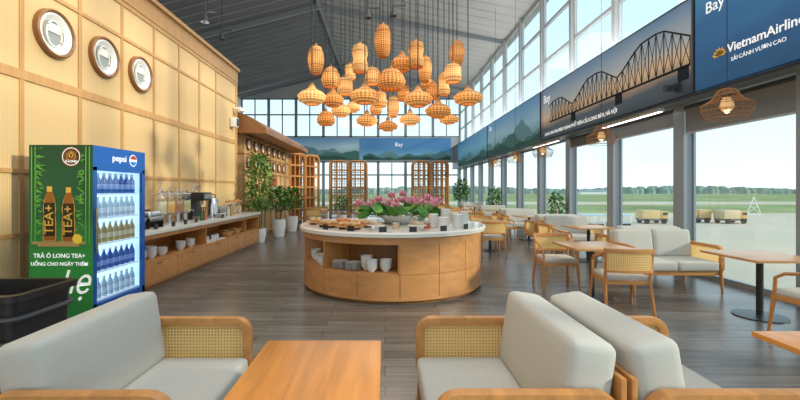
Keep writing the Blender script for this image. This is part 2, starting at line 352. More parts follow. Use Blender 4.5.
# far wall
X0=-10.5; nb=8; bw=(XR-X0)/nb
for k in range(nb):
    x=X0+k*bw
    for (z0,z1,tr) in ((0,3.6,[2.6]),(5.35,8.2,[7.0])):
        fr=MB().box(0,bw,-.04,.04,z0,z0+.1).box(0,bw,-.04,.04,z1-.1,z1).box(0,.10,-.04,.04,z0,z1).box(bw-.10,bw,-.04,.04,z0,z1).box(bw/2-.04,bw/2+.04,-.03,.03,z0,z1)
        for z in tr: fr.box(0,bw,-.03,.03,z-.05,z+.05)
        w=fr.build(f'window_{wn}',m_alu,None,(x,YF,0),smooth=False); wn+=1; st(w)
        MB().box(.08,bw-.08,-.006,.006,z0+.08,z1-.08).build('pane',m_glass,w)
b=MB().box(X0,XR,YF-.06,YF+.06,3.6,5.35)
b.add([(X0,YF-.05,8.2),(XR,YF-.05,8.2),(XR,YF-.05,8.5),(XC,YF-.05,ZR),(X0,YF-.05,8.2),(X0,YF+.05,8.2),(XR,YF+.05,8.2),(XR,YF+.05,8.5),(XC,YF+.05,ZR)],[(0,1,2,3),(8,7,6,5),(0,3,8,5),(0,5,6,1)])
st(b.build('wall_back',m_alul,smooth=False))
# ---------------------------------------------------------------- banners
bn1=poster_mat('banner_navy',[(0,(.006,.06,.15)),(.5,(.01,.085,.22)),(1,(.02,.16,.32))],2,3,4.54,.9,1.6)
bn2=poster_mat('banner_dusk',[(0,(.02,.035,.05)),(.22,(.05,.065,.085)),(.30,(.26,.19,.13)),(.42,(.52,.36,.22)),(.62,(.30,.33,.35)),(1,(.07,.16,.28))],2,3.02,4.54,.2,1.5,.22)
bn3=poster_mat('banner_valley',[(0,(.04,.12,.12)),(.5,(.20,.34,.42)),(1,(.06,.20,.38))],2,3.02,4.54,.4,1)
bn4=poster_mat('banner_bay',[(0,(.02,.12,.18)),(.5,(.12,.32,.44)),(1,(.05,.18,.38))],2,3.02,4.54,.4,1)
def banner(y0,y1,m,lab):
    t=thing('banner',lab,'banner',(4.897,(y0+y1)/2,0)); h=(y1-y0)/2
    B('printed_panel',m,t,(-.05,.032,-h,h,3.04,4.53)); B('edge_strip',m_dark,t,(-.06,0,-h-.02,-h+.02,3.04,4.53)); return t
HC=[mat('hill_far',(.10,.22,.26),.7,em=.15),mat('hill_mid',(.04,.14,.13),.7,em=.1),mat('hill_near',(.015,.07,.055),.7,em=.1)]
def hills(t,half,z0,zh,mode,off,amp=1,freq=1.0):
    for li in range(3):
        ph=random.uniform(0,9); n=60; b=MB(); top=[];bot=[]
        for i in range(n+1):
            u=-half+2*half*i/n; h=zh*(.85-.26*li)*(.55+.28*math.sin(u*1.1*freq+ph)+.17*math.sin(u*2.9*freq+ph*2)+.05*math.sin(u*9+ph))
            for L_,z in ((top,z0+max(.04,h)*amp),(bot,z0)): L_.append((-(off+.002*(li+1)),u,z) if mode=='x' else (u,-(off+.002*(li+1)),z))
        for i in range(n): b.quad(bot[i],bot[i+1],top[i+1],top[i])
        b.build('printed_hills',HC[li],t,smooth=False)
t=banner(2.0,6.25,bn1,'navy blue banner with white airline lettering and gold lotus, nearest on right')
yy=t.location.y
text('lettering','VietnamAirlines',.175,m_txt,t,(-.055,5.66-yy,3.49),'-x','LEFT',bold=.002)
words('slogan_word','SẢI CÁNH VƯƠN CAO',.078,m_txt,t,(-.055,5.60-yy,3.33))
text('headline','Bay',.24,m_txt,t,(-.055,6.05-yy,4.22),'-x','LEFT')
b=MB()
for k in range(7):
    a=R(-75+k*25); L=.13
    c=Vector((0,5.79-yy,3.44)); d=Vector((0,-math.sin(a),math.cos(a))); e=Vector((0,-math.cos(a),-math.sin(a)))
    b.add([c,c+d*L*.55+e*.028,c+d*L,c+d*L*.55-e*.028],[(0,1,2,3)])
b.build('lotus_emblem',m_gold,t,loc=(-.058,0,0),smooth=False)
t=banner(6.3,12.4,bn2,'sunset banner with dark truss bridge, second along the right wall'); yy=t.location.y
m_brg=mat('bridge_ink',(.018,.022,.03),.9,spec=.1)
b=MB()
def bar(p,q,r=.018): b.tube([(0,p[0]-yy,p[1]),(0,q[0]-yy,q[1])],r,5)
def hump(y):
    u=((y-6.32)/2.0)%1; return 3.60+.055*(12.4-y)+.40*min(1,max(0,1.9*min(u,1-u)*1.5))
y=6.35
while y<11.6:
    y2=y+.2; bar((y,3.50),(y2,3.50),.022); bar((y,hump(y)),(y2,hump(y2)),.015); bar((y,3.50),(y,hump(y)),.010); bar((y,3.50),(y2,hump(y2)),.006); bar((y2,3.50),(y,hump(y)),.006); y=y2
b.build('bridge_silhouette',m_brg,t,loc=(-.052,0,0),smooth=False)
for y in (6.5,8.3,10.3): B('bridge_pier',m_brg,t,(-.056,-.05,y-yy-.12,y-yy+.12,3.28,3.5))
words('caption_word','LUNG LINH ÁNH ĐÈN THÀNH PHỐ TRÊN CẦU LONG BIÊN, HÀ NỘI',.125,m_txt,t,(-.06,12.1-yy,3.17),bold=.001)
text('headline','Bay',.34,m_txt,t,(-.06,12.2-yy,4.22),'-x','LEFT')
t=banner(12.5,18.9,bn3,'green valley banner, third along the right wall'); hills(t,3.17,3.05,1.1,'x',.052); text('caption','Bay',.3,m_txt,t,(-.07,2.8,4.3),'-x','LEFT')
t=banner(19,26.5,bn4,'blue bay banner, farthest along the right wall'); hills(t,3.72,3.05,.8,'x',.052)
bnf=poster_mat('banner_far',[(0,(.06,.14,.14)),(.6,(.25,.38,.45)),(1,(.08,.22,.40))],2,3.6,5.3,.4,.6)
t=thing('banner','wide landscape banner under the far gable windows, left half','banner',(-6,YF-.065,0)); B('printed_panel',bnf,t,(-4.4,4.1,-.045,0,3.7,5.3)); hills(t,4.1,3.7,1.25,'y',.047)
t=thing('banner','blue landscape banner under the far gable windows, right half','banner',(1.6,YF-.065,0)); B('printed_panel',bn4,t,(-3.4,3.2,-.045,0,3.7,5.3)); hills(t,3.2,3.7,.8,'y',.047,1,1.6); text('lettering','Bay',.4,m_txt,t,(-.6,-.07,4.8),'-y')
# ---------------------------------------------------------------- outside
st(B('ground',m_conc,None,(-400,1200,YF+3,96,-4.6,-4),(6.5,1200,-60,YF+3,-4.6,-4)))
tag(B('grass_field',m_grass,None,(-900,1600,96,512,-4.5,-3.97)),'flat yellow-green airfield grass beyond the apron','grass',kind='stuff')
st(B('runway_strip',m_conc,None,(-900,1600,150,185,-4.4,-3.93)))
b=MB()
for i in range(800):
    x=-700+i*2.9+random.uniform(-2,2); h=random.uniform(7,9.5)+2*math.sin(x*.02); r=random.uniform(5,8)
    b.lathe([(r*.9,-4),(r,h*.35-4),(r*.8,h*.75-4),(r*.4,h-4),(.01,h*1.05-4)],(x,524+random.uniform(0,12),0),8)
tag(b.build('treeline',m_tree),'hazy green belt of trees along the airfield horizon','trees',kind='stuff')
m_cab=mat('truck_cab',(.68,.40,.14),.4); m_chas=mat('truck_chassis',(.16,.15,.14),.6)
def truck(loc,lab,c,rz=0,L=4.2):
    t=thing('service_truck',lab,'truck',loc,rz)
    B('cargo_box',mat('truck_box',c,.5),t,(-L/2,L/2-1.3,-1,1,.8,2.2),bev=.08); B('chassis',m_chas,t,(-L/2,L/2,-.9,.9,.5,.8))
    B('cab',m_cab,t,(L/2-1.2,L/2,-.95,.95,.8,2.0),bev=.15); B('windscreen',m_dark,t,(L/2-.9,L/2-.1,-.97,.97,1.4,1.85))
    for x in (-L/2+.7,L/2-.7):
        for y in (-.95,.95): MB().lathe([(.01,-.12),(.42,-.12),(.42,.12),(.01,.12)],n=14,M=Matrix.Translation((x,y,.42))@Matrix.Rotation(R(90),4,'X')).build('wheel',m_black,t)
truck((44,66,-4),'orange service truck on the apron beyond the sofa window',(.66,.45,.20))
truck((57,66,-4),'tan service truck seen right of the thick window column',(.62,.47,.28),.1)
truck((53.0,68,-4),'small orange truck half hidden behind the tan one',(.65,.42,.18),3.1,3.4)
m_dolly=mat('dolly_cover',(.35,.55,.68),.5)
def dolly(x,y,lab):
    t=thing('baggage_dolly',lab,'cart',(x,y,-4)); B('deck',m_alul,t,(-1.6,1.6,-.8,.8,.5,.65)); B('cover',m_dolly,t,(-1.6,1.6,-.8,.8,1.7,1.8)); B('post',m_cream,t,*[(x-.04,x+.04,y-.04,y+.04,.65,1.7) for x in (-1.5,0,1.5) for y in (-.75,.75)])
    for a in (-1.2,1.2):
        MB().lathe([(.01,-.7),(.3,-.7),(.3,.7),(.01,.7)],n=12,M=Matrix.Translation((a,0,.3))@Matrix.Rotation(R(90),4,'X')).build('wheel',m_black,t)
dolly(31,60,'blue roofed baggage dolly on the apron, left one'); dolly(35,60,'blue roofed baggage dolly on the apron, right one')
t=thing('radio_mast','white lattice mast standing at the grass edge','mast',(83,90,-4))
b=MB()
for s in (-1,1): b.tube([(s*1.6,0,0),(0,0,4)],.07,5); b.tube([(s*1.6,0,0),(-s*.8,0,2.0)],.05,5)
b.tube([(-1.6,0,0),(1.6,0,0)],.05,5); b.build('lattice',m_white,t)
t=thing('hangar','long low white hangar far across the field','building',(260,500,-3.96)); B('walls',m_cream,t,(-18,18,-5,5,0,4)); MB().add([(-19,-6,4),(19,-6,4),(19,6,4),(-19,6,4),(-19,0,6),(19,0,6)],[(0,1,5,4),(3,4,5,2),(0,4,3),(1,2,5),(0,3,2,1)]).build('roof',m_alu,t)
# ---------------------------------------------------------------- seating
def rloop(y0,y1,z0,z1,r,n=6):
    pts=[]
    for (cy,cz,a0) in ((y1-r,z1-r,0),(y0+r,z1-r,90),(y0+r,z0+r,180),(y1-r,z0+r,270)):
        for k in range(n+1):
            a=R(a0+90*k/n); pts.append((cy+r*math.cos(a),cz+r*math.sin(a)))
    return pts
def sofa(W,label,loc,rz,group=None,n=1):
    t=thing('sofa',label,'sofa',loc,rz,group)
    for s in (-1,1):
        x=s*(W/2-.03); lp=rloop(-.36,.40,.27,.68,.10)
        vs=[];fs=[];N=len(lp)
        li=rloop(-.31,.35,.32,.63,.055)
        for (y,z),(yi,zi) in zip(lp,li): vs+=[(x-.028,y,z),(x+.028,y,z),(x+.028,yi,zi),(x-.028,yi,zi)]
        for i in range(N):
            j=(i+1)%N
            for k in range(4): fs.append((i*4+k,i*4+(k+1)%4,j*4+(k+1)%4,j*4+k))
        f=MB().add(vs,fs).build('arm_frame',m_oak,t,bev=.008)
        b=MB(); b.add([(x,y,z) for y,z in li],[tuple(range(N))]); b.build('cane_panel',m_cane,f,smooth=False)
        for y,ty in ((-.32,-.05),(.36,.03)):
            MB().tube([(x,y,.30),(x,y+ty,0)],.026,8,r1=.016).build('leg',m_oakz,t)
    B('seat_frame',m_oak,t,(-W/2+.05,W/2-.05,-.36,.36,.24,.31),bev=.008)
    B('back_panel',m_oak,t,(-W/2+.05,W/2-.05,-.40,-.375,.28,.72),bev=.008)
    w=(W-.13)/n
    for k in range(n):
        cx=-(W-.13)/2+w*(k+.5)
        c=MB().cush(cx,.05,.375,w-.01,.70,.14,.035,.12).build('seat_cushion',m_fab,t)
        MB().tube([(cx-(w-.02)/2+.02,.398,.375),(cx+(w-.02)/2-.02,.398,.375)],.004,5).build('seam',m_fab,c)
        Mx=Matrix.Translation((cx,-.25,.64))@Matrix.Rotation(R(9),4,'X')
        MB().cush(0,0,0,w-.01,.215,.44,.045,.06,Mx,axis=1).build('back_cushion',m_fab,t)
    return t
sofa(1.02,'pale linen sofa with cane arms in left foreground beside orange table',(-1.26,2.1,0),-PI/2)
sofa(1.02,'pale linen sofa in centre foreground facing left to orange table',(.60,2.11,0),PI/2)
sofa(1.02,'pale linen sofa in right foreground, back to back with the centre one',(1.42,2.11,0),-PI/2)
sofa(1.35,'two-seat linen sofa by the window facing the black-pedestal table',(4.3,6.25,0),PI,None,2)
s2=sofa(1.2,'linen sofa seen from behind, directly behind the two-seat window sofa',(4.65,7.35,0),0,None,1)
for (x,y,rz,l) in ((4.5,9.7,PI,'linen sofa facing camera behind the second window table'),(4.5,10.8,0,'linen sofa turned away, behind the sofa at the second window table'),(4.5,13.1,PI,'linen sofa facing camera behind the third window table'),(4.5,14.2,0,'linen sofa turned away before the fourth window table'),(4.5,16.5,PI,'linen sofa facing camera behind the fourth window table'),(4.5,20.4,PI,'farthest linen sofa along the windows')):
    dup(s2,loc=(x,y,0),rz=rz,label=l)
def table(loc,w,d,h,label,m):
    t=thing('table',label,'table',loc)
    B('tabletop',m,t,(-w/2,w/2,-d/2,d/2,h-.03,h),bev=.006)
    MB().tube([(0,0,.02),(0,0,h-.03)],.035,14).build('pedestal',m_black,t)
    MB().lathe([(.0001,.0),(.26,.0),(.26,.012),(.05,.022),(.0001,.022)],n=32).build('base_plate',m_black,t)
    B('top_plate',m_black,t,(-.15,.15,-.15,.15,h-.04,h-.03))
    return t
table((-.32,1.70,0),.60,.86,.70,'orange oak table in the foreground between two sofas',m_table)
table((2.5,1.9,0),.84,.74,.70,'oak table corner at the lower right edge',m_table)
tb=table((2.9,5.6,0),.8,.8,.73,'pale oak table between two cane chairs, right of the round buffet',m_ltable)
for x,y,l in ((4.45,4.75,'pale oak table on black pedestal nearest the window'),(4.3,8.45,'second pale oak table along the windows'),(4.3,11.95,'third pale oak table along the windows'),(4.3,15.35,'fourth pale oak table along the windows'),(4.3,19.2,'farthest pale oak table along the windows'),
    (2.6,9.9,'pale oak table behind the round buffet on its right'),(2.7,13.4,'pale oak table in the second central group behind the round buffet'),(1.5,12.2,'pale oak table directly behind the lotus flowers'),(2.7,17.2,'pale oak table in the far central group near the right lattice shelf'),(-2.7,16,'pale oak table far left near the lattice shelf'),(-1.2,20,'pale oak table just before the left lattice shelf')):
    dup(tb,loc=(x,y,0),label=l)
def chair(loc,rz,label):
    t=thing('cane_chair',label,'chair',loc,rz)
    for s in (-1,1):
        MB().tube([(s*.24,.22,.40),(s*.26,.26,0)],.022,8,r1=.014).build('leg',m_oakz,t)
        MB().tube([(s*.265,-.27,.80),(s*.25,-.23,.42),(s*.27,-.30,0)],.019,8).build('leg',m_oakz,t)
        MB().tube([(s*.265,-.27,.76),(s*.275,-.10,.685),(s*.27,.10,.65),(s*.25,.20,.59),(s*.24,.22,.40)],.018,8).build('armrest',m_oak,t)
    B('seat_frame',m_oak,t,(-.25,.25,-.24,.25,.36,.41),bev=.006)
    def bx(x): return -.27-.05*(1-(x/.265)**2)
    for z,h in ((.775,.05),(.53,.035)):
        b=MB(); n=10; vs=[];fs=[]
        for i in range(n+1):
            x=-.265+.53*i/n; y=bx(x)
            vs+=[(x,y-.015,z-h/2),(x,y+.015,z-h/2),(x,y+.015,z+h/2),(x,y-.015,z+h/2)]
        for i in range(n):
            for k in range(4): fs.append((i*4+k,i*4+(k+1)%4,(i+1)*4+(k+1)%4,(i+1)*4+k))
        fs+=[(3,2,1,0),(n*4,n*4+1,n*4+2,n*4+3)]
        b.add(vs,fs).build('top_rail' if z>.7 else 'lower_rail',m_oak,t,bev=.005)
    b=MB(); n=10
    for i in range(n):
        x0=-.25+.5*i/n; x1=x0+.05; b.quad((x0,bx(x0),.54),(x1,bx(x1),.54),(x1,bx(x1),.76),(x0,bx(x0),.76))
    b.build('cane_back',m_cane,t)
    MB().cush(0,.01,.435,.49,.48,.07,.03,.15).build('seat_cushion',m_fab,t)
    return t
ch=chair((2.95,5.04,0),R(-8),'cane-back chair nearest the camera at the table right of the buffet')
for (x,y,rz,l) in ((2.66,6.22,R(174),'cane-back chair on the far side of the table right of the buffet'),
    (4.34,4.0,R(8),'cane-back chair cut off by the right edge of the photo'),
    (2.45,9.25,0,'cane-back chair with its back to us behind the round buffet'),(2.6,10.6,PI,'cane-back chair facing us behind the round buffet'),
    (2.7,12.75,0,'cane-back chair near side of the second central table'),(2.7,14.1,PI,'cane-back chair far side of the second central table'),
    (1.5,11.5,0,'cane-back chair near side of the table behind the lotus flowers'),(1.5,12.9,PI,'cane-back chair far side of the table behind the lotus flowers'),
    (2.7,16.5,0,'cane-back chair near side of the far central table'),(2.7,17.9,PI,'cane-back chair far side of the far central table'),
    (-1.2,19.3,0,'cane-back chair near side of the table before the left lattice shelf'),(-1.2,20.7,PI,'cane-back chair far side of the table before the left lattice shelf'),
    (-2.7,15.3,0,'cane-back chair near side of the far left table'),(-2.7,16.7,PI,'cane-back chair far side of the far left table'),(3.6,8.4,R(-90),'cane-back chair beside the second window table'),(3.55,11.9,R(-90),'cane-back chair beside the third window table'),(3.55,15.3,R(-90),'cane-back chair beside the fourth window table')):
    dup(ch,loc=(x,y,0),rz=rz,label=l)
# black cart
t=thing('plastic_cart','black moulded plastic cart behind the left sofa','cart',(-2.80,2.82,0))
def rr(w,d,r,z,n=6): return [(a,b_,z) for a,b_ in rloop(-w/2,w/2,-d/2,d/2,r,n)]
b=MB(); rings=[rr(.78,.46,.06,.20),rr(.80,.48,.06,.50),rr(.82,.50,.07,.765),rr(.90,.58,.08,.775),rr(.90,.58,.08,.82),rr(.80,.48,.06,.82),rr(.76,.44,.06,.55)]
N=len(rings[0]); fs=[]
for i in range(len(rings)-1):
    for k in range(N): fs.append((i*N+k,i*N+(k+1)%N,(i+1)*N+(k+1)%N,(i+1)*N+k))
fs+=[tuple(range(N)),tuple((len(rings)-1)*N+k for k in range(N))]
b.add([p for g in rings for p in g],fs).build('tub',m_black,t,bev=0)
m_gp=mat('grey_plastic',(.07,.075,.08),.4)
for zb in (.66,.50,.34): MB().tube([(x,y,zb) for x,y,_ in rr(.84,.52,.07,0)],.018,8,closed=True).build('bumper',m_gp,t)
for x in (-.30,.30):
    for y in (-.16,.16): MB().tube([(x,y,.22),(x,y,0)],.03,8).build('leg',m_black,t)
# ---------------------------------------------------------------- cooler
CXX=-3.6
t=thing('drinks_cooler','tall glass-door drinks cooler with green tea poster on its side','cooler',(CXX,4.92,0))
x0,x1,y0,y1=-.34,.33,-.48,.48
B('body',mat('cooler_body',(.03,.12,.35),.4),t,(x0,x1,y0,y0+.04,.0,2.0),(x0,x1,y1-.04,y1,.0,2.0),(x0,x0+.04,y0,y1,0,2),(x0,x1,y0,y1,0,.22),(x0,x1,y0,y1,1.96,2.0))
B('inner_lining',mat('cooler_lining',(.60,.78,.92),.5,em=.75),t,(x0+.04,x0+.05,y0+.04,y1-.04,.22,1.8),(x0+.05,x1-.02,y1-.05,y1-.04,.22,1.8),(x0+.05,x1-.02,y0+.04,y0+.05,.22,1.8))  # lining itself glows, standing in for the cooler's inner light
hd=B('header',m_blue,t,(x1-.05,x1+.03,y0,y1,1.76,2.0)); text('lettering','pepsi',.11,m_txt,hd,(x1+.033,-.04,1.88),'+x',sx=1.15)
Mh=Matrix.Translation((x1+.034,.22,1.875))@Matrix.Rotation(R(90),4,'Y')
MB().lathe([(.0001,0),(.075,0)],n=28,M=Mh).build('globe_white',m_txt,hd)
for nm,a0,m_ in (('globe_red',0,m_red),('globe_blue',180,mat('globe_blue',(.0,.2,.65),.4))):
    pts=[(x1+.037,.22+.066*math.cos(R(a0+12+a)),1.875+.066*math.sin(R(a0+12+a))) for a in range(0,157,12)]; MB().add(pts,[tuple(range(len(pts)))]).build(nm,m_,hd,smooth=False)
df=B('door_frame',m_blue,t,(x1,x1+.03,y0,y0+.06,.12,1.76),(x1,x1+.03,y1-.06,y1,.12,1.76),(x1,x1+.03,y0,y1,.12,.22),(x1,x1+.03,y0,y1,1.72,1.76))
B('door_glass',m_dglass,df,(x1+.01,x1+.016,y0+.06,y1-.06,.22,1.72)); B('handle',m_steel,df,(x1+.04,x1+.06,y0+.02,y0+.04,.8,1.3),(x1+.02,x1+.05,y0+.02,y0+.04,.82,.85),(x1+.02,x1+.05,y0+.02,y0+.04,1.25,1.28))
SH=[.24,.56,.88,1.18,1.46]
m_shelf=mat('cooler_shelf',(.8,.86,.9),.3,em=.35)
for z in SH: B('shelf',m_shelf,t,(x0+.06,x1-.03,y0+.05,y1-.05,z-.02,z))
gp=poster_mat('poster_green',[(0,(.012,.13,.03)),(.22,(.02,.24,.04)),(.42,(.025,.22,.04)),(.6,(.008,.10,.035)),(1,(.004,.05,.02))],2,0,2,.3,3,em=.15)
ps=B('side_poster',gp,t,(x0,x1+.03,y0-.012,y0,.03,2.0))
Y=y0-.016
b=MB()
for k in range(34):
    side=k%2; x=(x0+.06) if side else (x1-.05); z=1.0+k*.028+random.uniform(-.02,.02); sg=1 if side else -1
    for q in range(2):
        a=random.uniform(-.9,.9); L_=random.uniform(.07,.14); b.add([(x,Y,z),(x+sg*L_*.4,Y,z+.014+a*.03),(x+sg*L_,Y,z+a*.08),(x+sg*L_*.4,Y,z-.010+a*.03)],[(0,1,2,3)])
for x in (x0+.03,x0+.07,x1-.04,x1-.0): b.box(x-.006,x+.006,Y,Y+.002,.9,1.98)
b.build('printed_leaves',mat('poster_leaf',(.12,.38,.05),.6,em=.1),ps,smooth=False)
Mf=Matrix.Rotation(R(90),4,'X')
MB().lathe([(.0001,0),(.115,0)],n=28,M=Matrix.Translation((.13,Y,1.87))@Mf).build('printed_emblem',mat('emblem_brown',(.16,.06,.02),.5),ps)
MB().lathe([(.092,0),(.10,0)],n=28,M=Matrix.Translation((.13,Y-.002,1.87))@Mf).build('emblem_ring',m_txt,ps)
MB().lathe([(.045,0),(.05,0)],n=28,M=Matrix.Translation((.13,Y-.002,1.875))@Mf).build('emblem_ring',m_gold,ps)
text('emblem_lettering','Ô LONG',.035,m_txt,ps,(.13,Y-.003,1.815),'-y'); text('emblem_lettering','Ô',.07,m_gold,ps,(.13,Y-.003,1.88),'-y')
m_tea=mat('tea_amber',(.30,.10,.015),.3,em=.12); m_lblk=mat('label_black',(.02,.018,.012),.4)
for x,zb in ((-.11,.94),(.10,.93)):
    pr=[(-.060,.0),(.060,.0),(.066,.03),(.066,.22),(.056,.29),(.066,.36),(.05,.47),(.026,.54),(-.026,.54),(-.05,.47),(-.066,.36),(-.056,.29),(-.066,.22),(-.066,.03)]
    MB().add([(x+a*1.12,Y-.0008,zb+c*1.0-.006) for a,c in pr],[tuple(range(14))]).build('bottle_outline',m_gold,ps,smooth=False)
    MB().add([(x+a,Y-.0016,zb+c) for a,c in pr],[tuple(range(14))]).build('printed_bottle',m_tea,ps,smooth=False)
    B('printed_cap',m_gold,ps,(x-.028,x+.028,Y-.003,Y,zb+.54,zb+.60)); B('printed_label',m_lblk,ps,(x-.060,x+.060,Y-.003,Y-.002,zb+.05,zb+.42))
    text('label_lettering','TEA+',.14,m_gold,ps,(x,Y-.004,zb+.235),'-y',spin=90,bold=.001)
MB().lathe([(.0001,0),(.055,0)],n=16,M=Matrix.Translation((.20,Y-.005,.96))@Mf).build('printed_lemon',mat('lemon',(.85,.6,.05),.5,em=.1),ps)
B('printed_plinth',mat('poster_tan',(.55,.33,.12),.5),ps,(-.30,.28,Y-.003,Y-.001,.90,.93),(-.24,.22,Y-.003,Y-.001,.875,.90))
text('tagline','TRÀ Ô LONG TEA+',.066,m_txt,ps,(0,Y-.002,.77),'-y',bold=.001); text('tagline','UỐNG CHO NGÀY THÊM',.055,m_txt,ps,(0,Y-.002,.68),'-y',bold=.001)
text('script_word','nhẹ',.38,m_txt,ps,(.09,Y-.002,.47),'-y',shear=.35,sx=.8)
CC=[((.02,.20,.05),'green tea bottle'),((.60,.40,.14),'orange juice bottle'),((.03,.12,.42),'blue soft drink bottle'),((.60,.68,.74),'water bottle')]
SN=['bottom','second lowest','middle','second highest','top']; OR=[3,2,1,3,2]
for si,z in enumerate(SH):
    c,nm=CC[OR[si]]; mm=mat('bottle_'+str(si),c,.2)
    pr=MB().lathe([(.0001,0),(.034,0),(.035,.13),(.030,.16),(.014,.20),(.014,.235),(.0001,.235)],n=12)
    src=None
    for k in range(8):
        lab=f'{nm} in the front row on the {SN[si]} cooler shelf'
        loc=(CXX+x1-.08,4.92+y0+.115+k*.105,z+.001)
        if src is None:
            src=pr.build('bottle',mm,None,loc); tag(src,lab,'bottle',f'{nm}s on the {SN[si]} cooler shelf'); MB().lathe([(.016,.215),(.016,.24),(.0001,.24)],n=10).build('cap',m_white,src); MB().lathe([(.0355,.05),(.0355,.11)],n=12).build('label_band',mat('band_'+str(si),tuple(min(1,.3+v*1.2) for v in c),.4),src)
        else: dup(src,loc=loc)
# ---------------------------------------------------------------- left buffet counter
t=thing('buffet_counter','long oak wall counter with marble top and open shelf, left side','counter',(-3.8,8.3,0))
x0,x1,y0,y1=-.35,.35,-2.75,2.65
B('plinth',m_wood_d,t,(x0,x1-.05,y0+.02,y1-.02,0,.07)); B('back_board',m_oaky,t,(x0,x0+.02,y0,y1,.07,.84)); B('worktop',m_marble,t,(x0-.01,x1+.04,y0-.04,y1+.04,.84,.90),bev=.008)
for y in (y0,y1-.04): B('end_panel',m_oakz,t,(x0,x1,y,y+.04,.07,.84))
B('top_rail',m_oaky,t,(x0,x1,y0+.04,y1-.04,.77,.84)); B('shelf',m_oaky,t,(x0+.02,x1,y0+.04,y1-.04,.42,.455))
B('bottom_board',m_oaky,t,(x0+.02,x1-.03,y0+.04,y1-.04,.07,.10))
for k in (2,4):
    y=-2.75+k*1.1; B('divider',m_oakz,t,(x0+.02,x1-.01,y-.015,y+.015,.10,.77))
for k in range(5):
    y=y0+.04+k*1.064; d=B('cabinet_door',m_oak,t,(x1-.02,x1,y+.006,y+1.058,.10,.415),bev=.004); B('handle',m_dark,d,(x1,x1+.015,y+.48,y+.58,.385,.395))
def lat(name,prof,m,loc,label,cat,group=None,n=18,parent=None):
    o=MB().lathe(prof,n=n).build(name,m,parent,loc)
    if not parent: tag(o,label,cat,group)
    return o
bowl_p=[(.0001,.0),(.04,.0),(.045,.01),(.08,.055),(.085,.07),(.08,.07),(.045,.02),(.0001,.015)]
plate_p=[(.0001,.0),(.06,.0),(.11,.014),(.112,.018),(.06,.006),(.0001,.006)]
bowl=MB().lathe(bowl_p,n=16).build('bowl',m_white); plate=MB().lathe(plate_p,n=18).build('plate',m_white)
first={'bowl':bowl,'plate':plate}; used={'bowl':0,'plate':0}
def put(kind,loc,label,group,sc=1):
    src=first[kind]
    o=src if not used[kind] else src.copy()
    if used[kind]: COL.objects.link(o)
    used[kind]=1; o.location=loc; o.scale=(sc,sc,sc); tag(o,label,kind,group); return o
def stack(kind,loc,n,dz,label,group,sc=1):
    for k in range(n):
        pos='top' if k==n-1 else ('bottom' if k==0 else f'number {k+1} up')
        put(kind,(loc[0],loc[1],loc[2]+k*dz),f'white {kind}, {pos} in {label}',group,sc)
for i,(y,n,l) in enumerate(((5.85,4,'the nearest stack on the wall counter shelf'),(6.12,5,'the second stack on the wall counter shelf'),(6.42,3,'the third stack on the wall counter shelf'),(7.0,4,'the fourth stack on the wall counter shelf'),(7.35,4,'the fifth stack on the wall counter shelf'))):
    stack('bowl',(-3.58,y,.456),n,.028,l,'bowls on the wall counter shelf')
def basket(loc,label):
    t=thing('basket',label,'basket',loc); MB().lathe([(.0001,0),(.11,0),(.16,.10),(.165,.12),(.15,.12),(.10,.02),(.0001,.02)],n=20).build('body',m_cane,t); 
    MB().tube([(.16*math.cos(a*PI/8),.16*math.sin(a*PI/8),.12) for a in range(16)],.01,6,closed=True).build('rim',m_rat,t)
    return t
for y,l in ((9.1,'round wicker basket of bread, nearest on the counter shelf'),(9.6,'round wicker basket of bread, farther on the counter shelf')):
    basket((-3.62,y,.456),l)
    for k in range(4):
        o=MB().cush(0,0,0,.13,.07,.06,.03,.1).build('bread_roll',m_bread,None,(-3.62+.05*math.cos(k*1.6),y+.05*math.sin(k*1.6),.51+.02*k)); tag(o,'golden bread roll in the '+('nearer' if y<9.3 else 'farther')+' wicker basket','bread','bread rolls in the '+('nearer' if y<9.3 else 'farther')+' basket')
for y,l in ((8.02,'white cup tray on counter shelf, nearer'),(8.5,'white cup tray on counter shelf, farther')):
    t=thing('cup_tray',l,'tray',(-3.62,y,.456)); B('tray',m_white,t,(-.14,.14,-.2,.2,0,.02)); 
    for a in (-.12,.0,.12): lat('cup',[(.0001,.02),(.03,.02),(.04,.10),(.036,.10),(.0001,.03)],m_white,(0,a,0),'','',parent=t)
def dispenser(y,c,label):
    t=thing('juice_dispenser',label,'dispenser',(-3.82,y,.901))
    MB().lathe([(.0001,0),(.11,0),(.11,.03),(.05,.05),(.05,.16),(.11,.18),(.0001,.18)],n=20).build('stand',m_steel,t)
    MB().lathe([(.10,.18),(.11,.2),(.11,.50),(.10,.52)],n=20).build('glass_jar',m_cglass,t); MB().lathe([(.0001,.19),(.10,.19),(.10,.40),(.0001,.40)],n=20).build('juice',mat('juice',c,.1),t)
    MB().lathe([(.115,.52),(.115,.54),(.05,.58),(.02,.60),(.02,.63),(.0001,.63)],n=20).build('lid',m_steel,t); MB().tube([(.11,0,.22),(.16,0,.22),(.16,0,.19)],.012,6).build('tap',m_steel,t)
dispenser(6.80,(.75,.65,.45),'steel juice dispenser with pale juice, nearest'); dispenser(7.08,(.78,.45,.12),'steel juice dispenser with orange juice, second'); dispenser(7.36,(.55,.25,.10),'steel juice dispenser with dark juice, third'); dispenser(7.64,(.70,.62,.30),'steel juice dispenser with yellow juice, farthest')
t=thing('coffee_machine','black and steel coffee machine on the wall counter','coffee machine',(-3.88,8.3,.901))
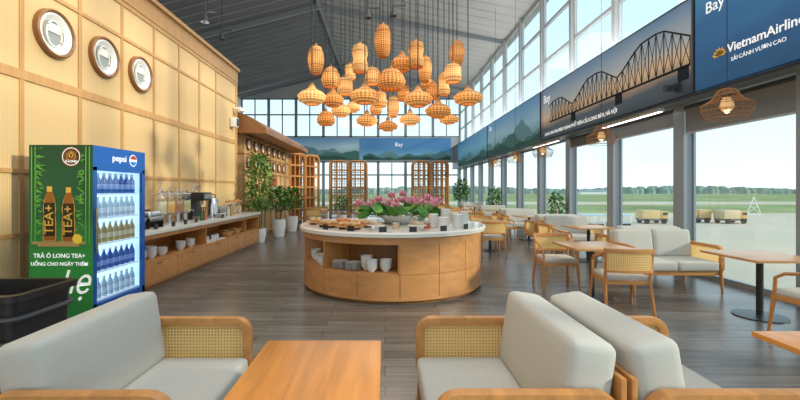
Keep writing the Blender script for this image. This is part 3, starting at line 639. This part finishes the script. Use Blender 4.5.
B('body',m_black,t,(-.22,-.02,-.2,.2,0,.52),(-.22,.2,-.2,.2,.38,.55),bev=.012); B('drip_tray',m_steel,t,(-.02,.2,-.19,.19,0,.06)); B('spout',m_steel,t,(.06,.1,-.04,.04,.30,.38)); B('front_panel',m_steel,t,(.2,.21,-.16,.16,.42,.52)); MB().lathe([(.08,0),(.11,.14),(.10,.14),(.0001,.02)],(-.05,0,.55),16).build('bean_hopper',m_cglass,t)
t=thing('water_boiler','steel hot water boiler beside the coffee machine','boiler',(-3.85,8.9,.901)); MB().lathe([(.0001,0),(.13,0),(.13,.36),(.11,.42),(.03,.45),(.0001,.45)],n=20).build('body',m_steel,t); MB().tube([(.13,0,.08),(.18,0,.08),(.18,0,.05)],.012,6).build('tap',m_black,t); MB().tube([(-.08,0,.42),(-.06,0,.5),(.06,0,.5),(.08,0,.42)],.012,6).build('handle',m_black,t)
t=thing('toaster','steel toaster between the boiler and the cereal jars','toaster',(-3.88,9.35,.901)); B('body',m_steel,t,(-.12,.12,-.17,.17,.02,.22),bev=.03); B('slot',m_black,t,(-.05,-.02,-.12,.12,.215,.223),(.02,.05,-.12,.12,.215,.223)); B('base',m_black,t,(-.12,.12,-.17,.17,0,.025)); B('lever',m_black,t,(-.02,.02,-.19,-.17,.12,.14))
def chafer(y,label):
    t=thing('chafing_dish',label,'chafing dish',(-3.76,y,.901)); B('stand',m_black,t,(-.15,.15,-.2,-.18,0,.12),(-.15,.15,.18,.2,0,.12),(-.15,.15,-.2,.2,.10,.12)); B('pan',m_steel,t,(-.16,.16,-.19,.19,.12,.18),bev=.01)
    MB().cush(0,0,0.21,.32,.38,.12,.055).build('lid',m_steel,t); B('handle',m_black,t,(-.02,.02,-.05,.05,.265,.29))
chafer(5.85,'steel chafing dish at the near end of the wall counter'); chafer(6.32,'steel chafing dish second from the counter end')
for k,(y,c,l) in enumerate(((7.85,(.02,.15,.03),'green bottle'),(7.93,(.3,.02,.02),'red bottle'),(8.01,(.45,.25,.05),'amber bottle'),(9.2,(.6,.6,.55),'clear bottle'),(9.28,(.35,.12,.02),'brown bottle'),(9.36,(.5,.4,.05),'yellow bottle'))):
    t=thing('bottle',l+' standing among the items on the wall counter','bottle',(-3.60,y,.901)); MB().lathe([(.0001,0),(.03,0),(.03,.15),(.012,.20),(.012,.24),(.0001,.24)],n=12).build('body',mat('bt',c,.15),t); MB().lathe([(.014,.235),(.014,.26),(.0001,.26)],n=10).build('cap',m_black,t)
for k,(y,l) in enumerate(((9.75,'cereal jar with flakes, nearest of three'),(10.05,'cereal jar with flakes, middle of three'),(10.35,'cereal jar with flakes, farthest of three'))):
    t=thing('cereal_jar',l,'jar',(-3.8,y,.901)); MB().lathe([(.0001,0),(.09,0),(.09,.28),(.08,.3)],n=16).build('glass',m_cglass,t); MB().lathe([(.0001,.005),(.08,.005),(.08,.2),(.0001,.2)],n=16).build('cereal',m_bread,t); MB().lathe([(.09,.3),(.09,.33),(.02,.35),(.0001,.37)],n=16).build('lid',m_oak,t)
for y,l in ((6.1,'nearest'),(6.6,'second'),(7.0,'third'),(7.4,'fourth'),(8.6,'fifth')):
    o=B('sign_card',m_black,None,(-.006,.006,-.05,.05,0,.08),loc=(-3.49,y,.901)); tag(o,f'small black sign card on the wall counter edge, {l} from the near end','card')
stack('plate',(-3.6,8.75,.901),6,.012,'the pile on the wall counter beside the boiler','plates on the wall counter')
# ---------------------------------------------------------------- round buffet
CX,CY=.12,6.63
t=thing('round_buffet','large round oak buffet island with marble top in the room centre','buffet island',(CX,CY,0))
MB().arc(1.0,1.38,0,.05,-180,180,64).build('plinth',m_wood_d,t)
MB().arc(.35,.98,.05,.86,-180,180,48).build('core',m_wood_d,t)
MB().arc(.98,1.435,.05,.085,-180,180,64).build('bottom_board',m_island,t)
MB().arc(.98,1.41,.385,.41,-180,180,64).build('shelf',m_island,t)
MB().arc(.98,1.435,.785,.87,-180,180,72).build('top_band',m_island,t)
MB().lathe([(.30,.87),(1.46,.87),(1.50,.885),(1.505,.93),(1.49,.95),(.30,.95),(.30,.87)],n=96).build('worktop',m_marble,t)
angs=[-86,-64,-43,-20,3,25,45,65,85,106,127,148,169,190,211,232,253,274]
for i in range(len(angs)-1):
    a,b_=angs[i]+.15,angs[i+1]-.15
    MB().arc(1.40,1.43,.085,.388,a,b_,12).build('lower_panel',m_island,t)
    if a>3: MB().arc(1.40,1.43,.393,.785,a,b_,12).build('upper_panel',m_island,t)
for a in (-86,-43.5,2): MB().arc(.98,1.43,.41,.785,a,a+1.3,2).build('divider',m_oakz,t)
def pol(r,a): return (CX+r*math.sin(R(a)),CY-r*math.cos(R(a)))
for (a,r,n,kind,l) in ((-75,1.25,4,'bowl','the leftmost stack in the round buffet niche'),(-62,1.25,3,'bowl','the second stack in the left buffet niche'),(-52,1.3,3,'bowl','the third stack in the left buffet niche'),
        (-36,1.27,7,'plate','the left plate pile in the front buffet niche'),(-26,1.27,7,'plate','the second plate pile in the front buffet niche'),(-18,1.2,5,'bowl','the left bowl stack in the front buffet niche'),(-13,1.33,4,'bowl','the middle bowl stack in the front buffet niche'),(-5,1.27,4,'bowl','the right bowl stack in the front buffet niche')):
    x,y=pol(r,a); stack(kind,(x,y,.411),n,.014 if kind=='plate' else .03,l,'crockery in the buffet niches')
Z=.951
for (a,r,n,l,sc) in ((36,1.2,4,'the front right stack on the round buffet',.9),(47,1.27,5,'the tall right stack on the round buffet',.9),(58,1.25,6,'the far right stack on the round buffet',.9),(50,1.02,7,'the inner right stack on the round buffet',.9),(66,1.05,5,'the rear right stack on the round buffet',.9),(38,.96,5,'the stack nearest the flowers on the round buffet',.9)):
    x,y=pol(r,a); stack('bowl',(x,y,Z),n,.034,l,'bowl stacks on the round buffet',sc)
for (a,r,l,m_) in ((-53,1.2,'oak serving board of pastries at left of round buffet',m_bread),(-31,1.2,'oak serving board of bread at front left of round buffet',m_bread),(-68,.84,'oak serving board of fruit at far left of round buffet',m_fruit),(-34,.84,'oak serving board of cakes beside the lotus flowers',m_bread),(-82,1.25,'oak serving board of rolls at the leftmost rim of round buffet',m_bread)):
    x,y=pol(r,a); tt=thing('serving_board',l,'board',(x,y,Z),R(a)); B('board',m_oak,tt,(-.17,.17,-.11,.11,.03,.05),bev=.005)
    for s in (-.12,.12): B('foot',m_dark,tt,(s-.01,s+.01,-.08,.08,0,.03))
    for k in range(6):
        px=(-.11+.11*(k%3)); py=(-.045 if k<3 else .045); q=Matrix.Rotation(R(a),4,'Z')@Vector((px,py,0))
        o=MB().cush(0,0,0,.085,.06,.05,.024,.2).build('pastry' if m_ is m_bread else 'fruit_piece',m_,None,(x+q.x,y+q.y,Z+.075)); tag(o,('golden piece' if m_ is m_bread else 'reddish piece')+' on the '+l,'food','food on the '+l)
for (a,r,l) in ((-12,1.15,'clear cloche over a cake at the front of the round buffet'),(16,1.17,'clear cloche over a cake right of the front of the round buffet')):
    x,y=pol(r,a); tt=thing('cake_stand',l,'cake stand',(x,y,Z)); MB().lathe([(.0001,0),(.06,0),(.02,.02),(.02,.05),(.13,.06),(.13,.07),(.0001,.07)],n=24).build('stand',m_white,tt); MB().lathe([(.0001,.07),(.08,.07),(.08,.11),(.0001,.11)],n=20).build('cake',m_bread,tt); MB().lathe([(.12,.07),(.12,.12),(.09,.17),(.02,.19),(.012,.21),(.0001,.22)],n=24).build('cloche',m_cglass,tt)
for (a,l) in ((-42,'leftmost'),(-24,'second'),(-6,'third'),(10,'fourth'),(28,'fifth'),(46,'rightmost')):
    x,y=pol(1.42,a); o=B('sign_card',m_black,None,(-.05,.05,-.006,.006,0,.07),loc=(x,y,Z)); o.rotation_euler=(0,0,R(a)); tag(o,f'small black food sign on the round buffet rim, {l}','card')
for (a,r,c,l) in ((2,1.0,(.6,.45,.3),'beige sauce jar in front of the lotus bowl'),(27,1.05,(.5,.1,.05),'red sauce jar in front of the lotus bowl'),(82,1.15,(.7,.6,.4),'sauce jar at the right of the round buffet')):
    x,y=pol(r,a); tt=thing('sauce_jar',l,'jar',(x,y,Z)); MB().lathe([(.0001,0),(.045,0),(.05,.08),(.0001,.09)],n=16).build('jar',mat('sauce',c,.2),tt); MB().lathe([(.05,.08),(.052,.1),(.0001,.105)],n=16).build('lid',m_steel,tt)
# lotus arrangement
tt=thing('lotus_arrangement','pink lotus flowers and green leaves in a low bowl on the round buffet','flowers',(CX+.14,CY+.08,Z))
MB().lathe([(.0001,0),(.25,0),(.34,.10),(.35,.13),(.32,.13),(.0001,.06)],n=28).build('bowl',m_white,tt)
def petal(b,c,az,tilt,L,w):
    d=Vector((math.cos(az)*math.sin(tilt),math.sin(az)*math.sin(tilt),math.cos(tilt))); s=Vector((-math.sin(az),math.cos(az),0)); n=d.cross(s)
    b.add([c,c+d*L*.35+s*w*.8-n*.01,c+d*L*.7+s*w*.7-n*.005,c+d*L,c+d*L*.7-s*w*.7-n*.005,c+d*L*.35-s*w*.8-n*.01,c+d*L*.5+n*.012],[(0,1,6),(1,2,6),(2,3,6),(3,4,6),(4,5,6),(5,0,6)])
bs=MB(); bl=MB()
for k in range(20):
    a=k*2.4; r=.58*math.sqrt(k/20)+.03; x,y=r*math.cos(a)*1.25,r*math.sin(a); h=.24+.15*(1-r/.62)+random.uniform(-.05,.06)
    bs.tube([(x*.4,y*.4,.08),(x*.8,y*.8,h*.6),(x,y,h)],.006,5)
    b=MB(); c=Vector((x,y,h)); L=random.uniform(.125,.15)
    for q in range(6): petal(b,c,q*PI/3+k,.95,L,.045)
    for q in range(6): petal(b,c,q*PI/3+.5+k,.45,L,.042)
    b.build('lotus_flower',m_pink,tt)
for k in range(50):
    a=random.uniform(0,2*PI); r=random.uniform(.2,.74); x,y=r*math.cos(a),r*math.sin(a); h=random.uniform(.13,.28); rr_=random.uniform(.07,.13)
    Mx=Matrix.Translation((x,y,h))@Matrix.Rotation(random.uniform(-.8,.8),4,'X')@Matrix.Rotation(random.uniform(-.7,.7),4,'Y')
    bl.lathe([(.001,-.015),(rr_*.6,0),(rr_,.012)],n=10,M=Mx); bs.tube([(x*.3,y*.3,.07),(x,y,h)],.004,4)
bs.build('stems',m_leaf,tt); bl.build('leaves',m_lotusleaf,tt)
# ---------------------------------------------------------------- lattice shelves
def arch(loc,rz,label):
    t=thing('lattice_shelf',label,'shelf',loc,rz); H=3.15; q_=.22
    for s in (-1,1):
        cx=s*.54; pts=[(cx-.5,0,0),(cx-.5,0,H-q_)]+[(cx-.5+q_*(1-math.cos(R(a))),0,H-q_+q_*math.sin(R(a))) for a in range(15,91,15)]+[(cx+.5-q_*(1-math.sin(R(a))),0,H-q_+q_*math.cos(R(a))) for a in range(0,91,15)]+[(cx+.5,0,0)]
        for y in (-.15,.15):
            MB().tube([(p[0],y,p[2]) for p in pts],.065,6).build('arch_frame',m_oakz,t)
        for z in (.1,.6,1.1,1.6,2.1,2.6): B('shelf',m_oak,t,(cx-.48,cx+.48,-.17,.17,z,z+.07))
        B('upright',m_oakz,t,(cx-.19,cx-.12,-.15,.15,.1,H-.03),(cx+.12,cx+.19,-.15,.15,.1,H-.03))
        b=MB()
        for k in range(7): 
            x=-.42+k*.14; b.box(cx+x-.016,cx+x+.016,.13,.15,.1,H-.06)
        for k in range(18): 
            z=.2+k*.165; b.box(cx-.45,cx+.45,.12,.14,z-.016,z+.016)
        b.build('woven_lattice',m_oak,t,smooth=False)
    return t
ar=arch((-2.1,23,0),0,'double-arched oak lattice shelf left of centre at the far end')
dup(ar,loc=(2.65,23.5,0),rz=R(8),label='double-arched oak lattice shelf right of centre at the far end')
dup(ar,loc=(-3.9,18.9,0),rz=R(62),label='double-arched oak lattice shelf nearest, beside the booth')
# ---------------------------------------------------------------- plants
def plant(loc,label,h,rad,n,m,pot=(.2,.38),leafL=.14,stems=5,low=.3):
    t=thing('potted_plant',label,'plant',loc); pr,ph=pot
    MB().lathe([(.0001,0),(pr*.75,0),(pr,ph*.6),(pr,ph),(pr*.9,ph),(pr*.88,ph-.04),(.0001,ph-.04)],n=24).build('pot',m_white,t)
    MB().lathe([(.0001,ph-.035),(pr*.88,ph-.035)],n=20).build('soil',m_soil,t)
    b=MB()
    for k in range(stems):
        a=k*2*PI/stems; r=rad*.55; b.tube([(pr*.3*math.cos(a),pr*.3*math.sin(a),ph-.05),(r*.5*math.cos(a),r*.5*math.sin(a),ph+h*.5),(r*math.cos(a),r*math.sin(a),ph+h*.95)],.012,5,r1=.005)
    b.build('stems',m_wood_d if m is m_leaf else m_leaf2,t)
    b=MB()
    for k in range(n):
        u=random.uniform(low,1); a=random.uniform(0,2*PI); rr_=(rad-leafL*.4)*math.sin(PI*min(1,(u*.85+.08)))**.6*random.uniform(.3,1)
        c=Vector((rr_*math.cos(a),rr_*math.sin(a),ph+h*u)); d=Vector((math.cos(a)*random.uniform(.3,1),math.sin(a)*random.uniform(.3,1),random.uniform(-.7,.6))).normalized(); s=d.cross(Vector((random.uniform(-.5,.5),random.uniform(-.5,.5),1))).normalized()
        L=leafL*random.uniform(.7,1.2); w=L*.2; b.add([c,c+d*L*.45+s*w,c+d*L,c+d*L*.45-s*w],[(0,1,2,3)])
    b.build('foliage',m,t,smooth=False); return t
plant((-3.62,11.5,0),'tall bamboo plant rising at the far end of the wall counter',2.1,.46,900,m_leaf2,(.2,.4),.18,7,.25)
plant((-3.45,13.0,0),'leafy plant in tall white pot, left of the pair by the booth',1.05,.45,420,m_leaf,(.22,.55),.18)
plant((-3.4,14.6,0),'leafy plant in tall white pot, right of the pair by the booth',1.0,.45,420,m_leaf,(.22,.55),.18)
plant((5.08,11.85,0),'rounded green shrub in pot against the windows by the third table',1.0,.32,420,m_leaf,(.18,.4),.13,5,.1)
plant((4.3,22.5,0),'tall plant in far right corner beside the lattice shelf',1.6,.5,420,m_leaf,(.25,.45),.24)
plant((4.9,17.9,0),'smaller plant at the windows between the two farthest sofas',1.2,.4,300,m_leaf,(.2,.4),.18)
plant((-1.9,17.8,0),'low plant on the floor before the left lattice shelf',.8,.4,250,m_leaf,(.2,.4),.16)
# ---------------------------------------------------------------- pendants
PR={'tall':[(.10,.5),(.30,.46),(.44,.28),(.5,.05),(.46,-.2),(.36,-.42),(.26,-.5)],
    'slim':[(.12,.5),(.40,.42),(.5,.2),(.40,-.05),(.5,-.3),(.42,-.5)],
    'dome':[(.08,.5),(.26,.42),(.42,.18),(.5,-.12),(.46,-.36),(.34,-.5)],
    'disc':[(.10,.5),(.14,.34),(.36,.16),(.5,-.06),(.44,-.34),(.24,-.5)],
    'drum':[(.10,.5),(.36,.42),(.46,.3),(.46,-.1),(.5,-.3),(.40,-.5)]}
placed=[]
def pendant(i,px,py,w0,h0,ty,D0,label):
    best=None
    if ty!='disc': w0*=.92; h0*=.93
    else: h0*=.92
    for dd in (0,.2,-.2,.4,-.4,.6,-.6,.8,-.8,1.0,-1.0,1.2,-1.2,1.5,-1.5,1.8):
        D=D0+dd
        if D<5.3 or D>8.8: continue
        x,y,z=PX(px,py,D); r=w0*D/800
        if all(math.hypot(x-a,y-b)>max(r,q)+.015 for a,b,q in placed): best=D; break
    D=best or D0; x,y,z=PX(px,py,D); k=D/400; w=w0*k; h=h0*k; placed.append((x,y,w/2))
    t=thing('pendant_lamp',label,'lamp',(x,y,z),0,'rattan pendants over the round buffet')
    prof=[(r*w,q*h) for r,q in PR[ty]]
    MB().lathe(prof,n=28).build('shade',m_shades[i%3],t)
    MB().tube([(prof[-1][0]*math.cos(a*PI/10),prof[-1][0]*math.sin(a*PI/10),prof[-1][1]) for a in range(20)],.006,5,closed=True).build('rim',m_rat,t)
    for (r_,z_) in prof[2:-1:2]: MB().tube([((r_+.002)*math.cos(a*PI/12),(r_+.002)*math.sin(a*PI/12),z_) for a in range(24)],.0035,4,closed=True).build('hoop',m_rat,t)
    MB().lathe([(.0001,-.04),(.03,-.03),(.04,0),(.03,.03),(.0001,.04)],(0,0,0),10).build('bulb',m_bulb,t)
    zc=ZR-abs(x-XC)*(ZR-ZE)/8.5-.05-z
    MB().tube([(0,0,h*.5-.01),(0,0,zc)],.008,5).build('cord',m_black,t)
    MB().lathe([(.0001,h*.5+.04),(.018,h*.5+.04),(prof[0][0]*1.1,h*.5-.005)],n=12).build('cap',m_rat,t)
LP=[(316,60,18,30,'tall',6.3,'tall rattan pendant at the upper left of the cluster'),
(383,41,19,34,'tall',6.0,'tall barrel rattan pendant, the highest in the cluster'),
(360,58,18,30,'slim',6.6,'tall waisted rattan pendant left of the highest one'),
(416,54,18,28,'slim',6.9,'tall waisted rattan pendant right of the highest one'),
(457,53,17,25,'tall',6.5,'tall rattan pendant at the upper right edge of the cluster'),
(453,73,19,20,'drum',6.1,'short rattan pendant just under the upper right tall one'),
(425,69,15,27,'tall',7.3,'slim tall rattan pendant in the right half behind others'),
(402,62,24,20,'disc',7.2,'onion rattan pendant under the highest pendant on its right'),
(312,95,29,20,'disc',6.0,'wide onion rattan pendant at the far left of the cluster'),
(331,77,21,22,'dome',6.7,'domed rattan pendant under the upper left tall one'),
(333,98,22,18,'disc',6.4,'onion rattan pendant right of the far left one'),
(345,86,18,18,'drum',7.4,'small drum rattan pendant behind the left half'),
(365,94,31,20,'disc',5.9,'large onion rattan pendant left of the cluster centre'),
(391,79,32,22,'dome',5.8,'largest domed rattan pendant in the cluster centre'),
(372,76,18,18,'drum',7.1,'drum rattan pendant tucked left of the largest central dome'),
(418,97,29,20,'disc',6.0,'wide onion rattan pendant right of the cluster centre'),
(433,91,16,18,'dome',7.2,'small domed rattan pendant behind the right onion one'),
(444,84,13,24,'slim',7.0,'slim tall rattan pendant at the right behind the onion one'),
(468,96,29,18,'disc',6.2,'wide onion rattan pendant at the far right of the cluster'),
(438,109,26,18,'disc',5.9,'onion rattan pendant low between centre and far right'),
(393,107,14,22,'tall',6.8,'small tall rattan pendant hanging low in the centre'),
(380,99,15,16,'drum',7.2,'small drum rattan pendant behind the low centre one'),
(326,118,20,15,'dome',6.9,'low domed rattan pendant at the left'),
(341,109,20,16,'disc',7.5,'onion rattan pendant just above right of the low left one'),
(367,119,22,14,'disc',6.7,'low onion rattan pendant left of the bottom one'),
(388,125,20,12,'disc',6.9,'bottommost rattan pendant of the cluster'),
(410,118,22,14,'disc',6.5,'low onion rattan pendant right of the bottom one'),
(449,118,20,12,'disc',7.3,'low onion rattan pendant at the right end of the bottom row'),
(404,93,15,16,'drum',7.5,'drum rattan pendant at the back centre'),
(350,72,13,16,'slim',7.7,'small waisted rattan pendant at the back left'),
(376,108,14,12,'dome',7.9,'small domed rattan pendant at the back, low'),
(428,83,15,14,'disc',8.1,'small onion rattan pendant at the back right'),
(353,106,15,13,'disc',7.9,'small onion rattan pendant at the back left, low')]
for i,l in enumerate(LP): pendant(i,*l)
m_bask=mat('basket_glow',(.85,.52,.22),.6,em=.25)
def basketlamp(y,label):
    x=4.3; z=2.57; t=thing('basket_pendant',label,'lamp',(x,y,z),0,'basket pendants along the windows')
    w=.27; prof=[(.05,.20),(.09,.185),(.16,.07),(w,.0),(w*.97,-.07),(.22,-.17)]
    b=MB()
    for k in range(30):
        a=2*PI*k/30; b.tube([(r*math.cos(a),r*math.sin(a),z_) for r,z_ in prof],.0026,4)
    b.build('shade_ribs',m_rat,t)
    for r,z_ in prof+[(.125,.125),(.215,.035),(.24,-.12)]: MB().tube([(r*math.cos(a*PI/12),r*math.sin(a*PI/12),z_) for a in range(24)],.0045,5,closed=True).build('hoop',m_rat,t)
    MB().lathe([(.04,.09),(.065,.04),(.075,-.03),(.05,-.07)],n=20).build('inner_shade',m_bask,t)
    MB().lathe([(.0001,-.04),(.025,-.025),(.03,0),(.015,.03),(.0001,.04)],(0,0,-.07),n=10).build('bulb',m_bulb,t)
    zc=ZR-abs(x-XC)*(ZR-ZE)/8.5-.05-z
    MB().tube([(0,0,.19),(0,0,zc)],.005,5).build('cord',m_black,t)
for y,l in ((5.03,'largest basket pendant, by the nearest window'),(7.95,'second basket pendant along the windows'),(10.9,'third basket pendant along the windows'),(13.2,'fourth basket pendant along the windows'),(15.6,'fifth basket pendant along the windows')): basketlamp(y,l)
def spot(x,y,z,label):
    zc=ZR-abs(x-XC)*(ZR-ZE)/8.5-z
    t=thing('hanging_spotlight',label,'spotlight',(x,y,z)); MB().tube([(0,0,0),(0,0,zc)],.012,6).build('rod',m_dark,t); MB().lathe([(.0001,.1),(.05,.1),(.09,-.1),(.07,-.1),(.0001,-.06)],n=16).build('head',m_dark,t); B('bracket',m_dark,t,(-.02,.3,-.015,.015,.14,.17))
spot(*PX(205,18,9.5),'dark hanging spotlight high above the reed wall, left one'); spot(*PX(222,36,11.5),'dark hanging spotlight high above the reed wall, right one'); spot(*PX(368,14,10),'small spotlight above the pendant cluster, left one'); spot(*PX(393,12,9.5),'small spotlight above the pendant cluster, right one')
t=thing('security_camera','white dome camera on the corner of the reed wall','camera',(XW+.01,11.1,3.75)); B('bracket',m_white,t,(-.0,.2,-.03,.03,.0,.05)); MB().lathe([(.0001,.02),(.09,.02),(.09,-.05),(.0001,-.08)],(.2,0,-.02),16).build('dome',m_white,t)
t=thing('wall_speaker','small white speaker below the camera on the reed wall','speaker',(XW+.02,10.95,3.35)); B('box',m_white,t,(-.02,.14,-.1,.1,-.13,.13),bev=.02); B('grille',m_dark,t,(.14,.145,-.07,.07,-.1,.1))
t=thing('wall_camera','dark camera mounted on the banner edge above the thick column','camera',(4.84,6.6,3.2)); B('mount',m_dark,t,(-.04,.0,-.05,.05,-.08,.08)); MB().tube([(-.04,0,0),(-.22,0,-.03)],.06,12).build('barrel',m_dark,t)
# ---------------------------------------------------------------- light
w=bpy.data.worlds.new('sky'); S.world=w; w.use_nodes=True; nt=w.node_tree; bg=nt.nodes['Background']
tc=nt.nodes.new('ShaderNodeTexCoord'); sp=nt.nodes.new('ShaderNodeSeparateXYZ'); nt.links.new(tc.outputs['Generated'],sp.inputs[0])
r=nt.nodes.new('ShaderNodeValToRGB'); nt.links.new(sp.outputs[2],r.inputs['Fac']); el=r.color_ramp.elements
el[0].position=0; el[0].color=(.80,.86,.85,1); el[1].position=.6; el[1].color=(.42,.64,.82,1); e=el.new(.15); e.color=(.68,.83,.88,1)
nt.links.new(r.outputs['Color'],bg.inputs['Color']); bg.inputs['Strength'].default_value=1.25
def light(kind,name,loc,rot,e,col,**k):
    l=bpy.data.lights.new(name,kind); l.energy=e; l.color=col
    for a,v in k.items(): setattr(l,a,v)
    o=bpy.data.objects.new(name,l); COL.objects.link(o); o.location=loc; o.rotation_euler=rot; return o
so=light('SUN','sun',(20,-5,20),(0,0,0),3.2,(1,.87,.67),angle=R(4))
so.rotation_euler=Vector((-1,.32,-.38)).to_track_quat('-Z','Y').to_euler()
for y in (1.5,5.5,9.5):
    light('AREA','overhead_fill',(-.2,y,7.9),(0,0,0),115,(1,.96,.90),shape='RECTANGLE',size=6,size_y=2.2)  # unseen area lights added overhead to fill the room
light('AREA','overhead_fill',(-1,19,8),(0,0,0),180,(1,.96,.9),shape='RECTANGLE',size=7,size_y=5)  # one more added fill light, over the far end
light('AREA','uplight_fill',(5.2,12,4.7),(0,R(180-25),0),380,(1,.98,.95),shape='RECTANGLE',size=.5,size_y=26)  # added uplight along the banner ledge, brightens the ceiling
light('AREA','uplight_fill',(-4.7,6,5.0),(0,R(180+15),0),80,(1,.98,.95),shape='RECTANGLE',size=.5,size_y=10)  # matching uplight added above the reed wall
light('POINT','cluster_glow',(.1,6.9,2.45),(0,0,0),12,(1,.7,.4),shadow_soft_size=.3)
# ---------------------------------------------------------------- camera
cd=bpy.data.cameras.new('camera'); cam=bpy.data.objects.new('camera',cd); COL.objects.link(cam)
cam.location=(0,0,1.5); cam.rotation_euler=(R(90),0,0); cd.sensor_width=36; cd.lens=18; cd.shift_x=15/800; cd.shift_y=-10/800; cd.clip_end=3000; cd.clip_start=.05
S.camera=cam
S.view_settings.view_transform='Standard'; S.view_settings.exposure=.38
